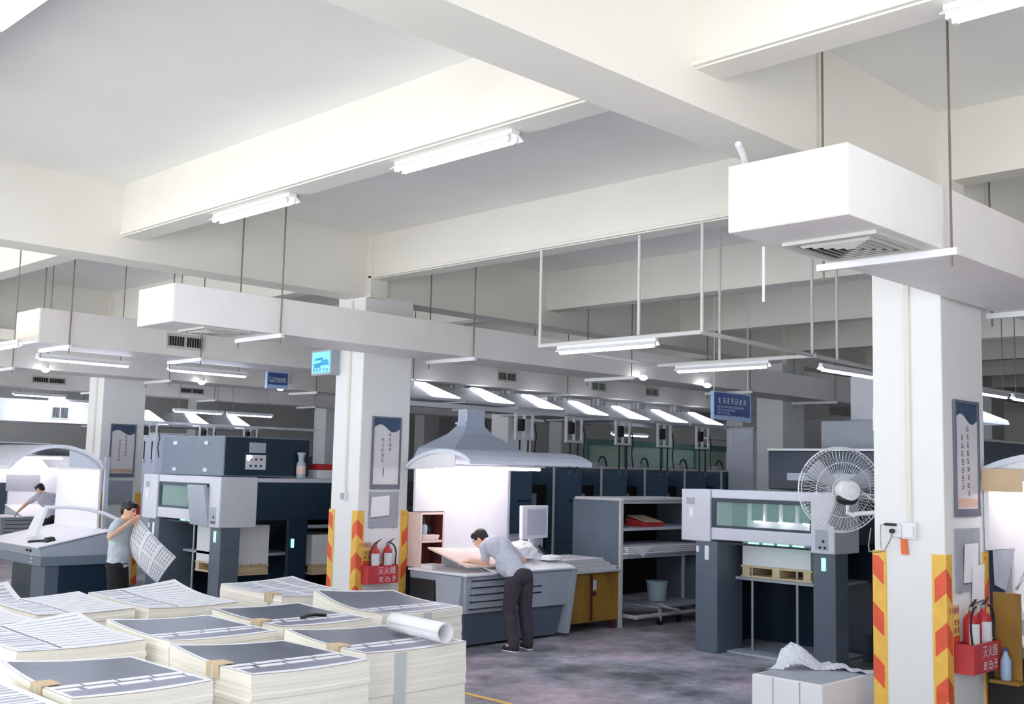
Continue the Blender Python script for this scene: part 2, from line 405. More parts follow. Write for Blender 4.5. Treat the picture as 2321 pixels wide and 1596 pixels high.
for nm, y, z1 in (('front right', 3.64, 1.585), ('middle', 11.0-.02, 1.605), ('far left', 18.28, 1.6)):
    x = CX0
    guard(f'yellow and red striped guard on the near corner of the {nm} column', (x,y), (0,1), (1,0), z1, .1)
    guard(f'yellow and red striped guard on the left-hand corner of the {nm} column', (x,y+CD), (0,-1), (1,0), z1, .0)
    guard(f'yellow and red striped guard on the right-hand corner of the {nm} column, extinguisher side', (x+CW,y), (-1,0), (0,1), z1, .2)

def poster(label, y, kind):
    x0, x1, z0, z1 = 8.47, 8.93, 1.87, 2.78
    t = thing('poster', label, 'poster', (8.7,y,z0), 'framed posters on the columns')
    f = MB(); w = .022
    f.box(x0,x0+w,y-.025,y,z0,z1); f.box(x1-w,x1,y-.025,y,z0,z1); f.box(x0,x1,y-.025,y,z0,z0+.06); f.box(x0,x1,y-.025,y,z1-.02,z1)
    f.build('frame', 'posterf', t)
    # blue wave across the top
    top = z1-.02; pts = []
    for i in range(17):
        u = i/16; zz = top-.115-.035*math.sin(u*2*PI*1.05-.2)*(-1 if kind != 2 else -1.2)-.02*u
        pts.append((x0+w+(x1-x0-2*w)*u, y-.0135, zz))
    MB().prism(pts+[(x1-w,y-.0135,top),(x0+w,y-.0135,top)], (0,.001,0)).build('wave_band', 'postert', t)
    g = MB().box(x0+.01,x1-.01,y-.012,y,z0+.05,z1-.01); g.mi = 1; r = random.Random(kind)
    cols = {1: ((.56,9,.5),(.33,7,.42)), 2: ((.62,4,.6),(.38,5,.5)), 3: ((.62,6,.55),(.38,6,.5))}[kind]
    for (cxf, n, _), st in zip(cols, (.22, .30)):
        for i in range(n):
            glyph(g, (x0+(x1-x0)*cxf, y-.0135, z1-.02-(z1-z0)*(st+i*.07)), (1,0,0), (0,0,1), .05, r, (0,-1,0))
    g.build('sheet', ['posterp','glyph'], t)
    MB().box(x0+w+.01,x1-w-.01,y-.0135,y-.011,z0+.075,z0+.14).build('picture_strip', 'posterr', t) if kind != 2 else MB().prism([(8.66,y-.0135,z0+.28),(8.675,y-.0135,z0+.26),(8.67,y-.0135,z0+.13),(8.655,y-.0135,z0+.2)], (0,.001,0)).build('brush_stroke', 'glyph', t)
    return t
poster('framed poster with a blue wave on the front right column', 3.64, 1)
poster('framed poster with a brush stroke on the middle column', 10.98, 2)
poster('framed poster with a rose skyline on the far left column', 18.28, 3)
def board(label, y, z0, z1, papers):
    t = thing('document_board', label, 'notice board', (8.7,y,z0), 'grey boards under the posters')
    MB().box(8.46,8.93,y-.012,y,z0,z1,.004).build('board', 'greyp', t)
    for x in (8.52,8.87): MB().tube((x,y-.02,z0+.005),(x,y,z0+.005),.012,n=8).build('hook', 'steel', t)
    for (a, b, c, d, tilt) in papers:
        p = [(a,y-.016,c),(b,y-.016,c+tilt),(b-.01,y-.03,d+tilt),(a-.005,y-.03,d)]
        MB().prism(p, (0,.003,0)).build('paper', 'sheet', t)
        MB().prism([(a-.004,y-.018,c-.012),(b+.004,y-.018,c-.012+tilt),(b+.004,y-.018,c+tilt),(a-.004,y-.018,c)], (0,.002,0)).build('paper_edge', 'posterf', t)
    return t
board('grey board with two clipped papers on the front right column', 3.64, 1.29, 1.78, [(8.6,8.86,1.36,1.66,.0),(8.74,8.97,1.2,1.48,.015)])
board('grey board with one bound white paper on the middle column', 10.98, 1.39, 1.84, [(8.49,8.78,1.52,1.77,.025)])
board('empty grey board on the far left column', 18.28, 1.4, 1.81, [])

def extinguisher(label, x, y, z, hose_dir):
    t = thing('fire_extinguisher', label, 'fire extinguisher', (x,y,z), 'fire extinguishers on the columns')
    MB().lathe([(.05,0),(.06,.01),(.06,.34),(.055,.38),(.04,.41),(.022,.425),(.02,.45)], (x,y,z), (0,0,1), 24).build('cylinder', 'ered', t, True)
    MB().grid(lambda u, v: V((x+.0612*math.cos(u), y+.0612*math.sin(u), z+v)), [R(a) for a in range(190,305,8)], [.13,.35]).build('label', 'label', t, True, False)
    MB().grid(lambda u, v: V((x+.0614*math.cos(u), y+.0614*math.sin(u), z+v)), [R(a) for a in range(190,305,8)], [.06,.13]).build('label_band', 'labely', t, True, False)
    MB().box(x-.02,x+.02,y-.018,y+.018,z+.44,z+.475,.006).build('valve', 'steel', t)
    MB().hexa([(x-.01,y-.012,z+.475),(x-.01,y+.012,z+.475),(x+.02,y+.012,z+.475),(x+.02,y-.012,z+.475)],[(x+.09,y-.01,z+.52),(x+.09,y+.01,z+.52),(x+.1,y+.01,z+.525),(x+.1,y-.01,z+.525)]).build('lever', 'black', t)
    s = hose_dir; pts = []
    for i in range(13):
        a = PI*.5-i/12*PI*.62 if s > 0 else PI*.5+i/12*PI*.62
        pts.append((x+.105*math.cos(a), y-.04, z+.33+.145*math.sin(a)))
    pts.append((x+s*.085, y-.05, z+.12))
    MB().path(pts, .009, 8).build('hose', 'black', t, True)
    return t
def fire_set(nm, y, zb, xa, xb):
    t = thing('extinguisher_box', f'open red extinguisher box with white lettering on the {nm} column', 'fire box', (xa,y,zb), 'red extinguisher boxes')
    h = .22
    f = MB().box(xa,xb,y-.155,y-.14,zb,zb+h,.003); f.box(xa,xa+.015,y-.14,y,zb,zb+h); f.box(xb-.015,xb,y-.14,y,zb,zb+h)
    f.box(xa,xb,y-.14,y,zb,zb+.015); f.box(xa,xb,y-.012,y,zb,zb+h)
    g = f; g.mi = 1; text_polys(g, '灭火器', .095, ((xa+xb)/2+.05, y-.157, zb+.15), (1,0,0), (0,0,1)); 
    r = random.Random(5)
    for i in range(3): glyph(g, (xa+.2+.1*i, y-.157, zb+.055), (1,0,0), (0,0,1), .07, r, (0,-1,0))
    g.build('box', ['bred','label'], t)
    extinguisher(f'red fire extinguisher with black hose, left one in the box on the {nm} column', xa+.15, y-.075, zb+.015, -1)
    extinguisher(f'red fire extinguisher with black hose, right one in the box on the {nm} column', xb-.12, y-.075, zb+.015, 1)
    q = thing('instruction_sign', f'yellow sign with a red heading beside the extinguishers on the {nm} column', 'sign', (8.4,y,zb+.2), 'yellow extinguisher signs')
    MB().box(8.325,8.52,y-.007,y,zb+.43,zb+.5).build('heading', 'posterr', q)
    MB().box(8.32,8.52,y-.007,y,zb+.21,zb+.27).build('footer', 'red', q)
    g = MB().box(8.325,8.52,y-.006,y,zb+.27,zb+.43); g.mi = 1; r = random.Random(9)
    for i in range(4): glyph(g, (8.35+.046*i, y-.0095, zb+.465), (1,0,0), (0,0,1), .045, r, (0,-1,0))
    for i in range(8): glyph(g, (8.345+.05*(i % 4), y-.0085, zb+.315+.06*(i//4)), (1,0,0), (0,0,1), .045, r, (0,-1,0))
    g.build('sign_panel', ['labely','bred'], q)
fire_set('front right', 3.64, .70, 8.42, 8.92)
fire_set('middle', 10.98, .72, 8.38, 8.85)

t = thing('socket_box', 'white double socket box with plugs on the front right column', 'socket', (8.3,3.9,1.7))
MB().box(8.25,8.3,3.845,3.96,1.69,1.82,.006).build('socket_right','white',t); MB().box(8.255,8.3,3.965,4.06,1.70,1.80,.006).build('socket_left','white',t)
MB().box(8.235,8.255,3.86,3.94,1.705,1.79,.004).build('face_plate','white',t)
MB().box(8.225,8.26,4.0,4.09,1.785,1.805,.004).build('plug','black',t); MB().tube((8.22,4.03,1.745),(8.26,4.03,1.745),.018,n=12).build('round_plug','black',t,True)
MB().path([(8.24,4.09,1.795),(8.25,4.13,1.785),(8.262,4.14,1.7),(8.27,4.14,1.6)],.004,6).build('thin_cable','steel',t,True)
MB().path([(8.24,4.03,1.74),(8.25,4.05,1.68),(8.25,4.1,1.59),(8.25,4.17,1.57),(8.26,4.235,1.575),(8.3,4.26,1.62),(8.42,4.3,1.75)],.005,6).build('fan_cable','steel',t,True)
tag(MB().hexa([(8.285,3.945,1.76),(8.285,3.99,1.76),(8.295,3.99,1.76),(8.295,3.945,1.76)],[(8.27,3.92,1.57),(8.27,3.975,1.57),(8.29,3.975,1.57),(8.29,3.92,1.57)],.004).build('plastic_tag','orange'),'orange tag hanging below the socket box on the front right column','tag')
t = thing('socket_box', 'small white socket box at the foot of the trunking on the middle column', 'socket', (8.3,11.24,1.76))
MB().box(8.25,8.3,11.19,11.29,1.72,1.83,.006).build('housing','white',t); MB().box(8.244,8.252,11.2,11.28,1.735,1.815,.003).build('face_plate','greyp',t)

# exit light box
t = thing('exit_sign', 'blue and white light box fixed to the left face of the middle column', 'sign', (8.3,11.6,3.3))
MB().box(8.16,8.3,11.47,11.9,3.3,3.63,.006).build('housing','greyp',t)
g = MB().box(8.155,8.162,11.49,11.88,3.33,3.6); g.mi = 1
for a, b, c, d in ((11.52,11.7,3.47,3.5),(11.5,11.86,3.43,3.465),(11.62,11.83,3.5,3.53),(11.68,11.85,3.4,3.43)): g.prism([(8.1525,a,c),(8.1525,b,c-.01),(8.1525,b-.03,d-.01),(8.1525,a+.03,d)],(.001,0,0))
g.mi = 2
for a in (11.55,11.62,11.69,11.76,11.83): glyph(g,(8.1525,a,3.365),(0,-1,0),(0,0,1),.05,random.Random(int(a*100)),(-1,0,0))
g.build('face',['exitg','cyan','blue'],t)

def info_sign(label, x0, x1, y, z0, z1, top, seed):
    t = thing('hanging_sign', label, 'sign', ((x0+x1)/2,y,z0), 'blue notices hung from rods')
    MB().box(x0,x1,y-.024,y-.019,z0,z0+.055).build('foot_band','pale',t)
    f = MB()
    for a, b in ((x0-.015,x0),(x1,x1+.015)): f.box(a,b,y-.025,y+.025,z0-.01,z1+.01)
    f.box(x0,x1,y-.025,y+.025,z1,z1+.015); f.build('frame','pale',t)
    g = MB().box(x0,x1,y-.02,y+.02,z0,z1); g.mi = 1; r = random.Random(seed); w = x1-x0
    for i in range(7): glyph(g,(x0+w*(.15+.115*i),y-.022,z1-.11),(1,0,0),(0,0,1),.085,r,(0,-1,0))
    for k, (a, b) in enumerate(((.1,.82),(.1,.55),(.1,.42),(.1,.85),(.1,.7))):
        u = a
        while u < b:
            glyph(g,(x0+w*u,y-.022,z1-.2-.045*k),(1,0,0),(0,0,1),.036,r,(0,-1,0)); u += .05
    g.build('panel',['blue','label'],t)
    for a in (x0+.03,x1-.03): MB().tube((a,y,z1),(a,y,top),.009,n=6).build('rod','pipe',t)
info_sign('blue notice with white lettering hung on two rods, before the far machines', 12.98,13.9,9.0,2.935,3.32,5.05,3)
info_sign('small blue notice hung between the far left and middle columns', 9.22,9.58,14.62,3.32,3.56,3.75,4)

# ------------------------------------------------------------------ paper stacks
def lerp(a, b, t): return a+(b-a)*t
def stack(label, x0, x1, y0, y1, zt, pat, curl=(0,0,0,0), guard_v=None, group='stacks of printed sheets in the foreground', seed=1, band=None):
    # curl: lift at (x0,y0) (x0,y1) (x1,y1) (x1,y0)
    r = random.Random(seed); t = thing('paper_stack', label, 'paper stack', ((x0+x1)/2,(y0+y1)/2,0), group)
    def lift(u, v):
        s = max(0, (v-.3)/.7)**2; q = max(0, (.35-v)/.35)**2
        return lerp(curl[1], curl[2], u)*s + lerp(curl[0], curl[3], u)*q + .012*math.sin(u*PI)*-1*(s+q)
    NU = 10
    per = [(i/NU,0) for i in range(NU)]+[(1,i/NU) for i in range(NU)]+[(1-i/NU,1) for i in range(NU)]+[(0,1-i/NU) for i in range(NU)]
    zb = .13; NL = 26; rings = []; mb = MB()
    for l in range(NL+1):
        w = l/NL; jx, jy = (r.uniform(-.005,.005), r.uniform(-.005,.005))
        for half in (0, 1):
            ww = min(1, w+half*.72/NL)
            if l == NL and half: continue
            k = max(0, (ww-.35)/.65)**1.3
            rings.append([mb.bm.verts.new((lerp(x0,x1,u)+jx, lerp(y0,y1,v)+jy, lerp(zb,zt,ww)+lift(u,v)*k)) for u, v in per])
    n = len(per)
    for p, q in zip(rings, rings[1:]):
        for i in range(n): mb._f([p[i], p[(i+1) % n], q[(i+1) % n], q[i]])
    mb._f(rings[0][::-1])
    c = mb.grid(lambda u, v: V((lerp(x0,x1,u), lerp(y0,y1,v), zt+lift(u,v))), [i/NU for i in range(NU+1)], [i/NU for i in range(NU+1)])
    bmesh.ops.remove_doubles(mb.bm, verts=mb.bm.verts[:], dist=.0002)
    mb.build('paper_block', 'cream', t)
    # printed top sheet: 0 paper, 1 ink, 2 pale ink, 3 line ink
    if pat == 'dark':
        us = [0,.035]+[.035+.93*i/48 for i in range(1,48)]+[.965,1]; vs = sorted(set([0,.02,.05,.1,.15,.18,.19,.255,.285,.35,.38]+[.38+.58*i/10 for i in range(11)]+[1]))
        def mf(u, v):
            if u < .035 or u > .965 or v > .96 or v < .02: return 0
            if .19 < v < .255 or .285 < v < .35: return 0 if ((u+(.05 if v < .28 else 0))*4.0) % 1 < .9 else 1
            if v < .19: return 4 if v > .05 else 0
            return 1
    elif pat == 'lines':
        us = [i/40 for i in range(41)]; vs = [i/60 for i in range(61)]
        def mf(u, v):
            if u < .04 or u > .95 or v > .97 or v < .03: return 0
            k = int(v*60)
            if abs(u-.34) < .013: return 3
            if k % 5 == 0: return 2
            if u < .3 and (k % 5 in (1,2)) and (v*7) % 1 < .75: return 2
            return 0
    else:
        us = [i/32 for i in range(33)]; vs = [i/40 for i in range(41)]
        def mf(u, v):
            if u < .05 or u > .95 or v > .95 or v < .05: return 0
            a, b = (u*3) % 1, (v*4) % 1
            if a < .12 or b < .1: return 0
            return 2 if int(v*40) % 3 and a > .2 else 0
    MB().grid(lambda u, v: V((lerp(x0,x1,u), lerp(y0,y1,v), zt+.003+lift(u,v))), us, vs, mf).build('top_sheet', ['sheet','ink','ink2','ink3','ink4'], t, True)
    if guard_v is not None:
        g = guard_v; yy = lerp(y0,y1,g); z = zt+lift(0,g)
        MB().prism([(x0-.012,yy-.05,z-.07),(x0-.012,yy-.05,z+.012),(x0+.09,yy-.05,z+.012),(x0+.09,yy-.05,z+.006),(x0-.004,yy-.05,z+.004),(x0-.004,yy-.05,z-.07)],(0,.13,0)).build('edge_protector','card',t)
        f = MB().box(x0-.015,x0-.012,yy+.0,yy+.022,.13,z-.0); f.build('strap','strap',t)
    if band is not None:
        xb = lerp(x0,x1,band); MB().box(xb,xb+.09,y0-.008,y0-.005,.13,zt-.02).build('wrap_band','strap',t)
    p = MB(); 
    for i in range(3): p.box(lerp(x0+.05,x1-.05,i/2)-.05,lerp(x0+.05,x1-.05,i/2)+.05,y0+.02,y1-.02,.022,.1)
    for i in range(5): p.box(x0+.02,x1-.02,lerp(y0+.06,y1-.06,i/4)-.05,lerp(y0+.06,y1-.06,i/4)+.05,.1,.122)
    for i in range(3): p.box(x0+.02,x1-.02,lerp(y0+.07,y1-.07,i/2)-.05,lerp(y0+.07,y1-.07,i/2)+.05,0,.022)
    p.build('pallet','wood',t)
    return t
stack('stack with a dark grey printed top sheet, foremost at bottom left', 2.36,3.12,5.33,6.27,1.0,'dark',(0,.055,.0,.0),.42,seed=1)
stack('stack with dark grey top sheet and cardboard edge piece, bottom centre', 3.36,4.17,5.34,6.26,1.0,'dark',(0,.05,.0,.0),.42,seed=2)
stack('stack with a dark grey top sheet carrying the white paper roll', 4.28,5.12,5.52,6.42,1.0,'dark',(0,.045,.0,.0),.36,seed=3,band=.27)
stack('stack with a white lined top sheet at the left edge, second row', 2.66,3.48,6.8,7.85,1.0,'lines',(0,.0,.07,.0),None,seed=4)
stack('stack with a dark grey top sheet, second row behind the foremost two', 3.56,4.36,6.64,7.56,1.0,'dark',(0,.04,.01,.0),None,seed=5)
stack('stack with a dark grey top sheet holding a small black blot, second row middle', 4.5,5.29,6.78,7.76,1.0,'dark',(0,.03,.02,.0),.33,seed=6)
stack('stack with a strongly curled dark grey top sheet, farthest right in the pile area', 5.5,6.36,6.92,7.85,1.0,'dark',(0,.11,.05,.0),None,seed=7,band=.5)
stack('white-topped stack with beige edge piece in front of the middle column', 5.5,6.3,8.32,9.35,1.0,'grid',(0,.02,.05,.0),.18,seed=8)
stack('stack with a white printed top sheet, third row left', 3.37,4.14,8.3,9.35,1.0,'lines',(0,.0,.03,.0),None,seed=9)
stack('stack with a white sheet peaked at its far corner, third row middle', 4.2,5.0,8.2,9.3,1.0,'lines',(0,.02,.09,.0),None,seed=10)
stack('stack with a white lined sheet partly cut by the left edge, third row', 2.5,3.28,8.06,9.0,1.0,'lines',(0,0,.02,0),None,seed=11)
stack('stack with a picture sheet curling up sharply at the far left edge', 3.15,3.95,9.48,10.42,.87,'grid',(0,.09,.16,.02),None,seed=12)
stack('low stack corner with a white sheet in the bottom left corner', 1.55,2.3,5.2,6.1,.985,'grid',(0,.03,.0,0),.4,seed=13)
tag(MB().path([(4.82,7.02,1.012),(4.9,7.06,1.018),(4.98,7.07,1.018),(5.06,7.04,1.012)],.012,6).build('rubber_strip','black',None,True),'small curved black strip lying on the second-row dark sheet','rubber strip')
# paper roll
t = thing('paper_roll', 'rolled white sheet lying on the dark stack at the right', 'paper roll', (4.89,5.72,1.0))
mb = MB()
a, b = V((4.95,6.08,1.078)), V((4.86,5.44,1.085)); d = (b-a).normalized(); u = d.cross(V((0,0,1))).normalized(); w = u.cross(d)
prof = [(.066-.0022*i/20, i/20*2*PI*1.9) for i in range(0,61)]
def rp(i, tt): r_, an = prof[i]; return a+(b-a)*tt+u*r_*math.cos(an*.66)+w*r_*math.sin(an*.66)
mb.grid(lambda i, tt: rp(int(i), tt), list(range(61)), [0,.25,.5,.75,1])
o = mb.build('rolled_sheet','sheet',t,True)
sm = o.modifiers.new('thickness','SOLIDIFY'); sm.thickness = .0018

# wrapped block by the front right column
t = thing('wrapped_block', 'white wrapped paper block with clear film, in front of the right press', 'paper block', (8.3,4.75,0))
MB().box(7.86,8.72,4.43,5.06,.13,.55,.008).build('paper_block','sheet',t)
mb = MB(); 
for i in range(3): mb.box(7.88+.36*i,7.98+.36*i,4.45,5.04,0,.1)
mb.box(7.87,8.7,4.45,5.04,.1,.128); mb.build('pallet','wood',t)
MB().box(7.90,8.69,4.46,5.03,.55,.553).build('top_board','greyp',t)
def film(u, v):
    x, y = lerp(8.02,8.75,u), lerp(4.42,5.09,v); e = max(u, v)
    k = max(0, 1-((u-.62)**2+(v-.93)**2)*7)
    z = .556+.17*k**1.5+.025*math.sin(13*u+5*v)*math.sin(11*v+3*u)*e+.02*math.sin(31*u*v)
    return V((x, y, max(.556, z)))
mb = MB()
g = [[None]*25 for _ in range(25)]
for i in range(25):
    for j in range(25):
        if i+j >= 26 or i >= 18: g[i][j] = mb.bm.verts.new(film(i/24, j/24))
for i in range(24):
    for j in range(24):
        q = [g[i][j], g[i+1][j], g[i+1][j+1], g[i][j+1]]
        if all(q): mb._f(q)
mb.build('crumpled_film','plastic',t)
for yy in (4.62,4.86): MB().box(7.855,7.86,yy,yy+.006,.13,.55).build('wrap_seam','greyp',t)

# crumpled film on the floor
mb = MB().grid(lambda u, v: V((6.95+.5*u+.15*v, 5.35+.45*v-.1*u, .006+.035*abs(math.sin(9*u+4*v)*math.sin(8*v-3*u))*math.sin(PI*u)*math.sin(PI*v))), [i/16 for i in range(17)], [i/16 for i in range(17)])
tag(mb.build('plastic_film','plastic'), 'crumpled clear film lying on the floor left of the wrapped block', 'plastic film')

# ------------------------------------------------------------------ printing presses
def pile(label, x0, x1, y0, y1, z0, z1, group):
    t = thing('sheet_pile', label, 'paper pile', ((x0+x1)/2,(y0+y1)/2,z0), group)
    MB().box(x0,x1,y0,y1,z0+.145,z1,.004).build('paper_block','sheet',t)
    p = MB()
    for i in range(3): p.box(x0,x1,lerp(y0,y1-.1,i/2),lerp(y0,y1-.1,i/2)+.1,z0+.025,z0+.12)
    for i in range(4): p.box(lerp(x0,x1-.12,i/3),lerp(x0,x1-.12,i/3)+.12,y0-.02,y1+.02,z0+.12,z0+.142)
    p.box(x0,x1,y0-.02,y1+.02,z0,z0+.022); p.build('pallet','wood',t)
    return t
def press(label, x0, yr, w, units, box, styl):
    yl = yr+w
    t = thing('printing_press', label, 'printing press', (x0+2,(yr+yl)/2,0), 'sheet-fed printing presses')
    zt = 1.965
    # delivery head
    f = MB(); f.box(x0,x0+.5,yl-.43,yl,1.33,zt,.012); f.build('side_cabinet','press',t)
    f = MB(); f.box(x0+.02,x0+.5,yr+.29,yl-.435,1.865,zt,.01); f.build('top_fascia','press',t)
    f = MB(); f.box(x0+.02,x0+.5,yr+.29,yl-.435,1.36,1.505,.01); f.build('bottom_fascia','press',t)
    b = MB().box(x0-.02,x0+.55,yr,yr+.30,1.29,zt,.015).build('control_cabinet','press',t)
    MB().box(x0-.022,x0-.016,yr+.08,yr+.24,1.33,1.56).build('button_panel','pgrey',b)
    for yy, zz in ((.12,1.36),(.18,1.36),(.14,1.43)): MB().tube((x0-.03,yr+yy,zz),(x0-.02,yr+yy,zz),.016,n=10).build('button','black',b)
    MB().box(x0-.004,x0,yl-.2,yl-.08,1.78,1.86).build('label_plate','greyp',t); MB().box(x0-.004,x0,yl-.18,yl-.12,1.62,1.74).build('notice','sheet',t)
    # window
    wf = MB(); ya, yb = yr+.30, yl-.44
    for q in ((ya,ya+.04,1.505,1.865),(yb-.05,yb,1.505,1.865),(ya,yb,1.505,1.535),(ya,yb,1.82,1.865)): wf.box(x0+.03,x0+.06,*q)
    wo = wf.build('window_frame','navy',t)
    MB().box(x0+.042,x0+.047,ya+.04,yb-.05,1.535,1.82).build('pane','glass',wo)
    MB().box(x0+.9,x0+.93,ya,yb,1.5,1.87).build('back_panel','teal',t)
    ins = MB(); 
    ins.box(x0+.35,x0+.9,ya+.1,yb-.3,1.5,1.6); 
    for i in range(5): ins.box(x0+.3,x0+.34,lerp(ya+.15,yb-.35,i/4)-.015,lerp(ya+.15,yb-.35,i/4)+.015,1.6,1.84)
    ins.build('gripper_bars','press',t)
    ld = MB()
    for i in range(3): ld.box(x0+.24,x0+.25,lerp(ya+.12,yb-.6,i/2),lerp(ya+.12,yb-.6,i/2)+.13,1.585,1.605)
    ld.build('lit_strip','tubew',t)
    lt = MB()
    for i in range(4): lt.box(x0+.06,x0+.075,ya+.14+.2*i,ya+.28+.2*i,1.335,1.358)
    lt.build('work_light','led',t)
    MB().box(x0+.03,x0+.055,ya,yb-.25,1.315,1.338).build('guard_bar','black',t)
    # legs
    lg = MB().box(x0-.0,x0+.55,yl-.54,yl-.22,0,1.335,.01).build('leg','slate',t)
    MB().box(x0-.006,x0,yl-.42,yl-.36,1.11,1.28).build('switch_plate','white',lg); MB().box(x0-.006,x0,yl-.27,yl-.235,1.2,1.27).build('key_switch','white',lg)
    lg = MB().box(x0+.03,x0+.32,yr+.02,yr+.30,0,1.3,.01).build('leg','slate',t)
    MB().box(x0+.023,x0+.03,yr+.14,yr+.19,1.1,1.24).build('indicator','led',lg)
    # side and inside
    MB().box(x0+.5,x0+2.6,yr+.03,yl-.03,1.87,zt-.01,.006).build('roof_panel','press',t)
    MB().box(x0+.55,x0+2.6,yr+.02,yr+.06,1.38,1.9,.004).build('side_panel','navy',t)
    MB().box(x0+.8,x0+2.6,yr+.04,yr+.10,.02,.32).build('side_skirt','navy',t)
    MB().box(x0+1.1,x0+1.4,yr+.03,yr+.1,.3,1.4).build('side_post','navy',t)
    MB().box(x0+1.14,x0+1.18,yr+.015,yr+.03,1.0,1.12).build('indicator','led',t)
    for a in (.06, .1): MB().tube((x0+1.42,yr+a,1.28),(x0+2.6,yr+a,1.28),.025,n=8).build('side_rail','pgrey',t,True)
    MB().box(x0+1.43,x0+1.47,yr+.3,yl-.1,.0,1.34).build('inner_back','navy',t)
    MB().box(x0+.55,x0+2.6,yl-.1,yl-.04,0,1.9).build('far_side_panel','navy',t)
    for yy in (yr+.75, yl-.75): MB().tube((x0+.45,yy,.02),(x0+.45,yy,1.4),.018,n=8).build('lift_chain','steel',t,True)
    MB().box(x0+.4,x0+1.45,yr+.35,yl-.45,.87,.905).build('pile_platform','pgrey',t)
    MB().box(x0+.2,x0+1.3,yr+.32,yl-.55,.0,.025).build('floor_plate','pgrey',t)
    MB().box(x0+2.6,x0+2.7,yr+.02,yl-.02,0,1.95).build('bulkhead','navy',t)
    # units
    for k in range(units[1]):
        ux = units[0]+1.27*k
        u = MB().box(ux,ux+.66,yr,yl-.05,0,2.21,.02).build('printing_unit','slate2',t)
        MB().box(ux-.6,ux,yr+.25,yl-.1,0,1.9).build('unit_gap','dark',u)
        MB().box(ux+.02,ux+.64,yr-.012,yr,.9,2.16,.006).build('unit_cover','slate2',u)
        MB().box(ux+.3,ux+.56,yr-.03,yr-.01,1.62,1.65).build('cover_handle','navy',u)
        MB().box(ux-.42,ux-.3,yr+.2,yr+.26,1.5,1.75).build('console_box','greyp',u)
        MB().tube((ux-.1,yr-.02,.6),(ux-.1,yr-.02,2.26),.022,n=8).build('guard_post','pipe',u,True)
        MB().box(ux-.5,ux+.66,yr-.02,yr+.05,2.21,2.25).build('top_rail','pipe',u)
        hs = []
        for i in range(15): a = i/14*PI; hs.append((ux+.35+.13*math.cos(a), yr+.35, 2.22+.22*math.sin(a)))
        MB().path(hs,.016,6).build('hose','black',u,True)
        MB().box(ux+.05,ux+.25,yr+.2,yr+.4,2.21,2.33,.01).build('valve_block','pgrey',u)
    if units[1]:
        ue = units[0]+1.27*units[1]
        MB().box(x0+2.7,units[0]-.6,yr+.05,yl-.1,.0,1.5).build('sheet_bridge','navy',t)
    for bx in box:
        c = MB().box(*bx[:6],.015).build('dryer_box',bx[6],t)
        if bx[7]:
            for yy in (bx[2]+.45, bx[3]-.4):
                for zz in (bx[5]-.1, bx[4]+.08): MB().box(bx[0]-.02,bx[0],yy-.05,yy+.05,zz-.025,zz+.025,.005).build('latch','press',c)
            MB().box(bx[0]+.02,bx[1],bx[2]-.01,bx[2]+.0,bx[4]+.02,bx[5]-.02).build('dark_side','navy',c)
            q = MB().box(bx[0]+.33,bx[0]+.64,bx[2]-.03,bx[2]-.008,bx[4]+.1,bx[4]+.3).build('control_panel','press',c)
            MB().box(bx[0]+.38,bx[0]+.63,bx[2]-.03,bx[2]-.008,bx[4]+.33,bx[4]+.47).build('gauge_panel','pgrey',c)
            for i in range(3):
                for j in range(2): MB().tube((bx[0]+.4+.08*i,bx[2]-.04,bx[4]+.15+.09*j),(bx[0]+.4+.08*i,bx[2]-.03,bx[4]+.15+.09*j),.016,n=8).build('switch','black',c)
            MB().tube((bx[0]+.38,bx[2]-.045,bx[4]+.26),(bx[0]+.38,bx[2]-.03,bx[4]+.26),.02,n=10).build('lamp','lampw',c)
        else:
            MB().box(bx[0]-.012,bx[0],bx[2]+.3,bx[3]-.3,bx[4]+.13,bx[4]+.23,.004).build('grip_bar','pgrey',c)
            MB().box(bx[0]-.02,bx[1],bx[2],bx[3],bx[5],bx[5]+.03).build('lid','pipe',c)
    return t
PR = press('printing press whose delivery end with a glass window stands behind the wall fan', 11.37,6.23,2.12,(15.6,3),[(13.3,15.2,6.5,8.3,1.97,2.5,'navy',0),(15.5,18.6,6.35,8.25,2.25,2.72,'slate',0)],1)
PL = press('printing press on the left with a tall grey box on its delivery end', 7.65,13.1,2.22,(12.93,6),[(7.74,9.1,13.25,14.97,1.97,2.52,'rackg',1)],2)
pile('pile of white paper on a pallet raised in the right press', 11.75,12.5,6.76,7.7,.91,1.36,'paper piles in the press deliveries')
pile('pile of white paper on a pallet in the left press delivery', 8.05,8.62,13.42,14.4,.62,1.3,'paper piles in the press deliveries')
pile('pile of paper seen through the dark side of the left press', 9.2,9.75,13.2,14.6,.6,1.16,'paper piles in the press deliveries')
# grey hinged panel open at the left press window
tag(MB().hexa([(7.62,13.36,1.29),(7.62,13.86,1.31),(7.66,13.86,1.31),(7.66,13.36,1.29)],[(7.55,13.4,1.85),(7.55,13.85,1.85),(7.6,13.85,1.85),(7.6,13.4,1.85)],.008).build('guard_flap','pgrey'),'grey tilted guard flap across the window of the left press','guard')

# things on top of the left press
t = thing('ink_can','red and white ink box on top of the left press beside the dryer box','box',(9.3,13.2,1.965))
MB().box(9.22,9.5,13.16,13.5,1.965,2.16,.008).build('carton','label',t); MB().box(9.215,9.505,13.155,13.505,2.08,2.17,.008).build('lid','ered',t)
t = thing('glass_jar','clear jar standing on the left press at the dark box side','jar',(9.0,13.1,1.965))
MB().lathe([(.06,0),(.065,.02),(.065,.2),(.04,.24),(.045,.3),(.07,.36)],(8.93,13.17,1.965),(0,0,1),16).build('jar','bucket',t,True)
MB().lathe([(.066,.05),(.068,.06),(.068,.16),(.066,.17)],(8.93,13.17,1.967),(0,0,1),16).build('label_band','pinkw',t,True)

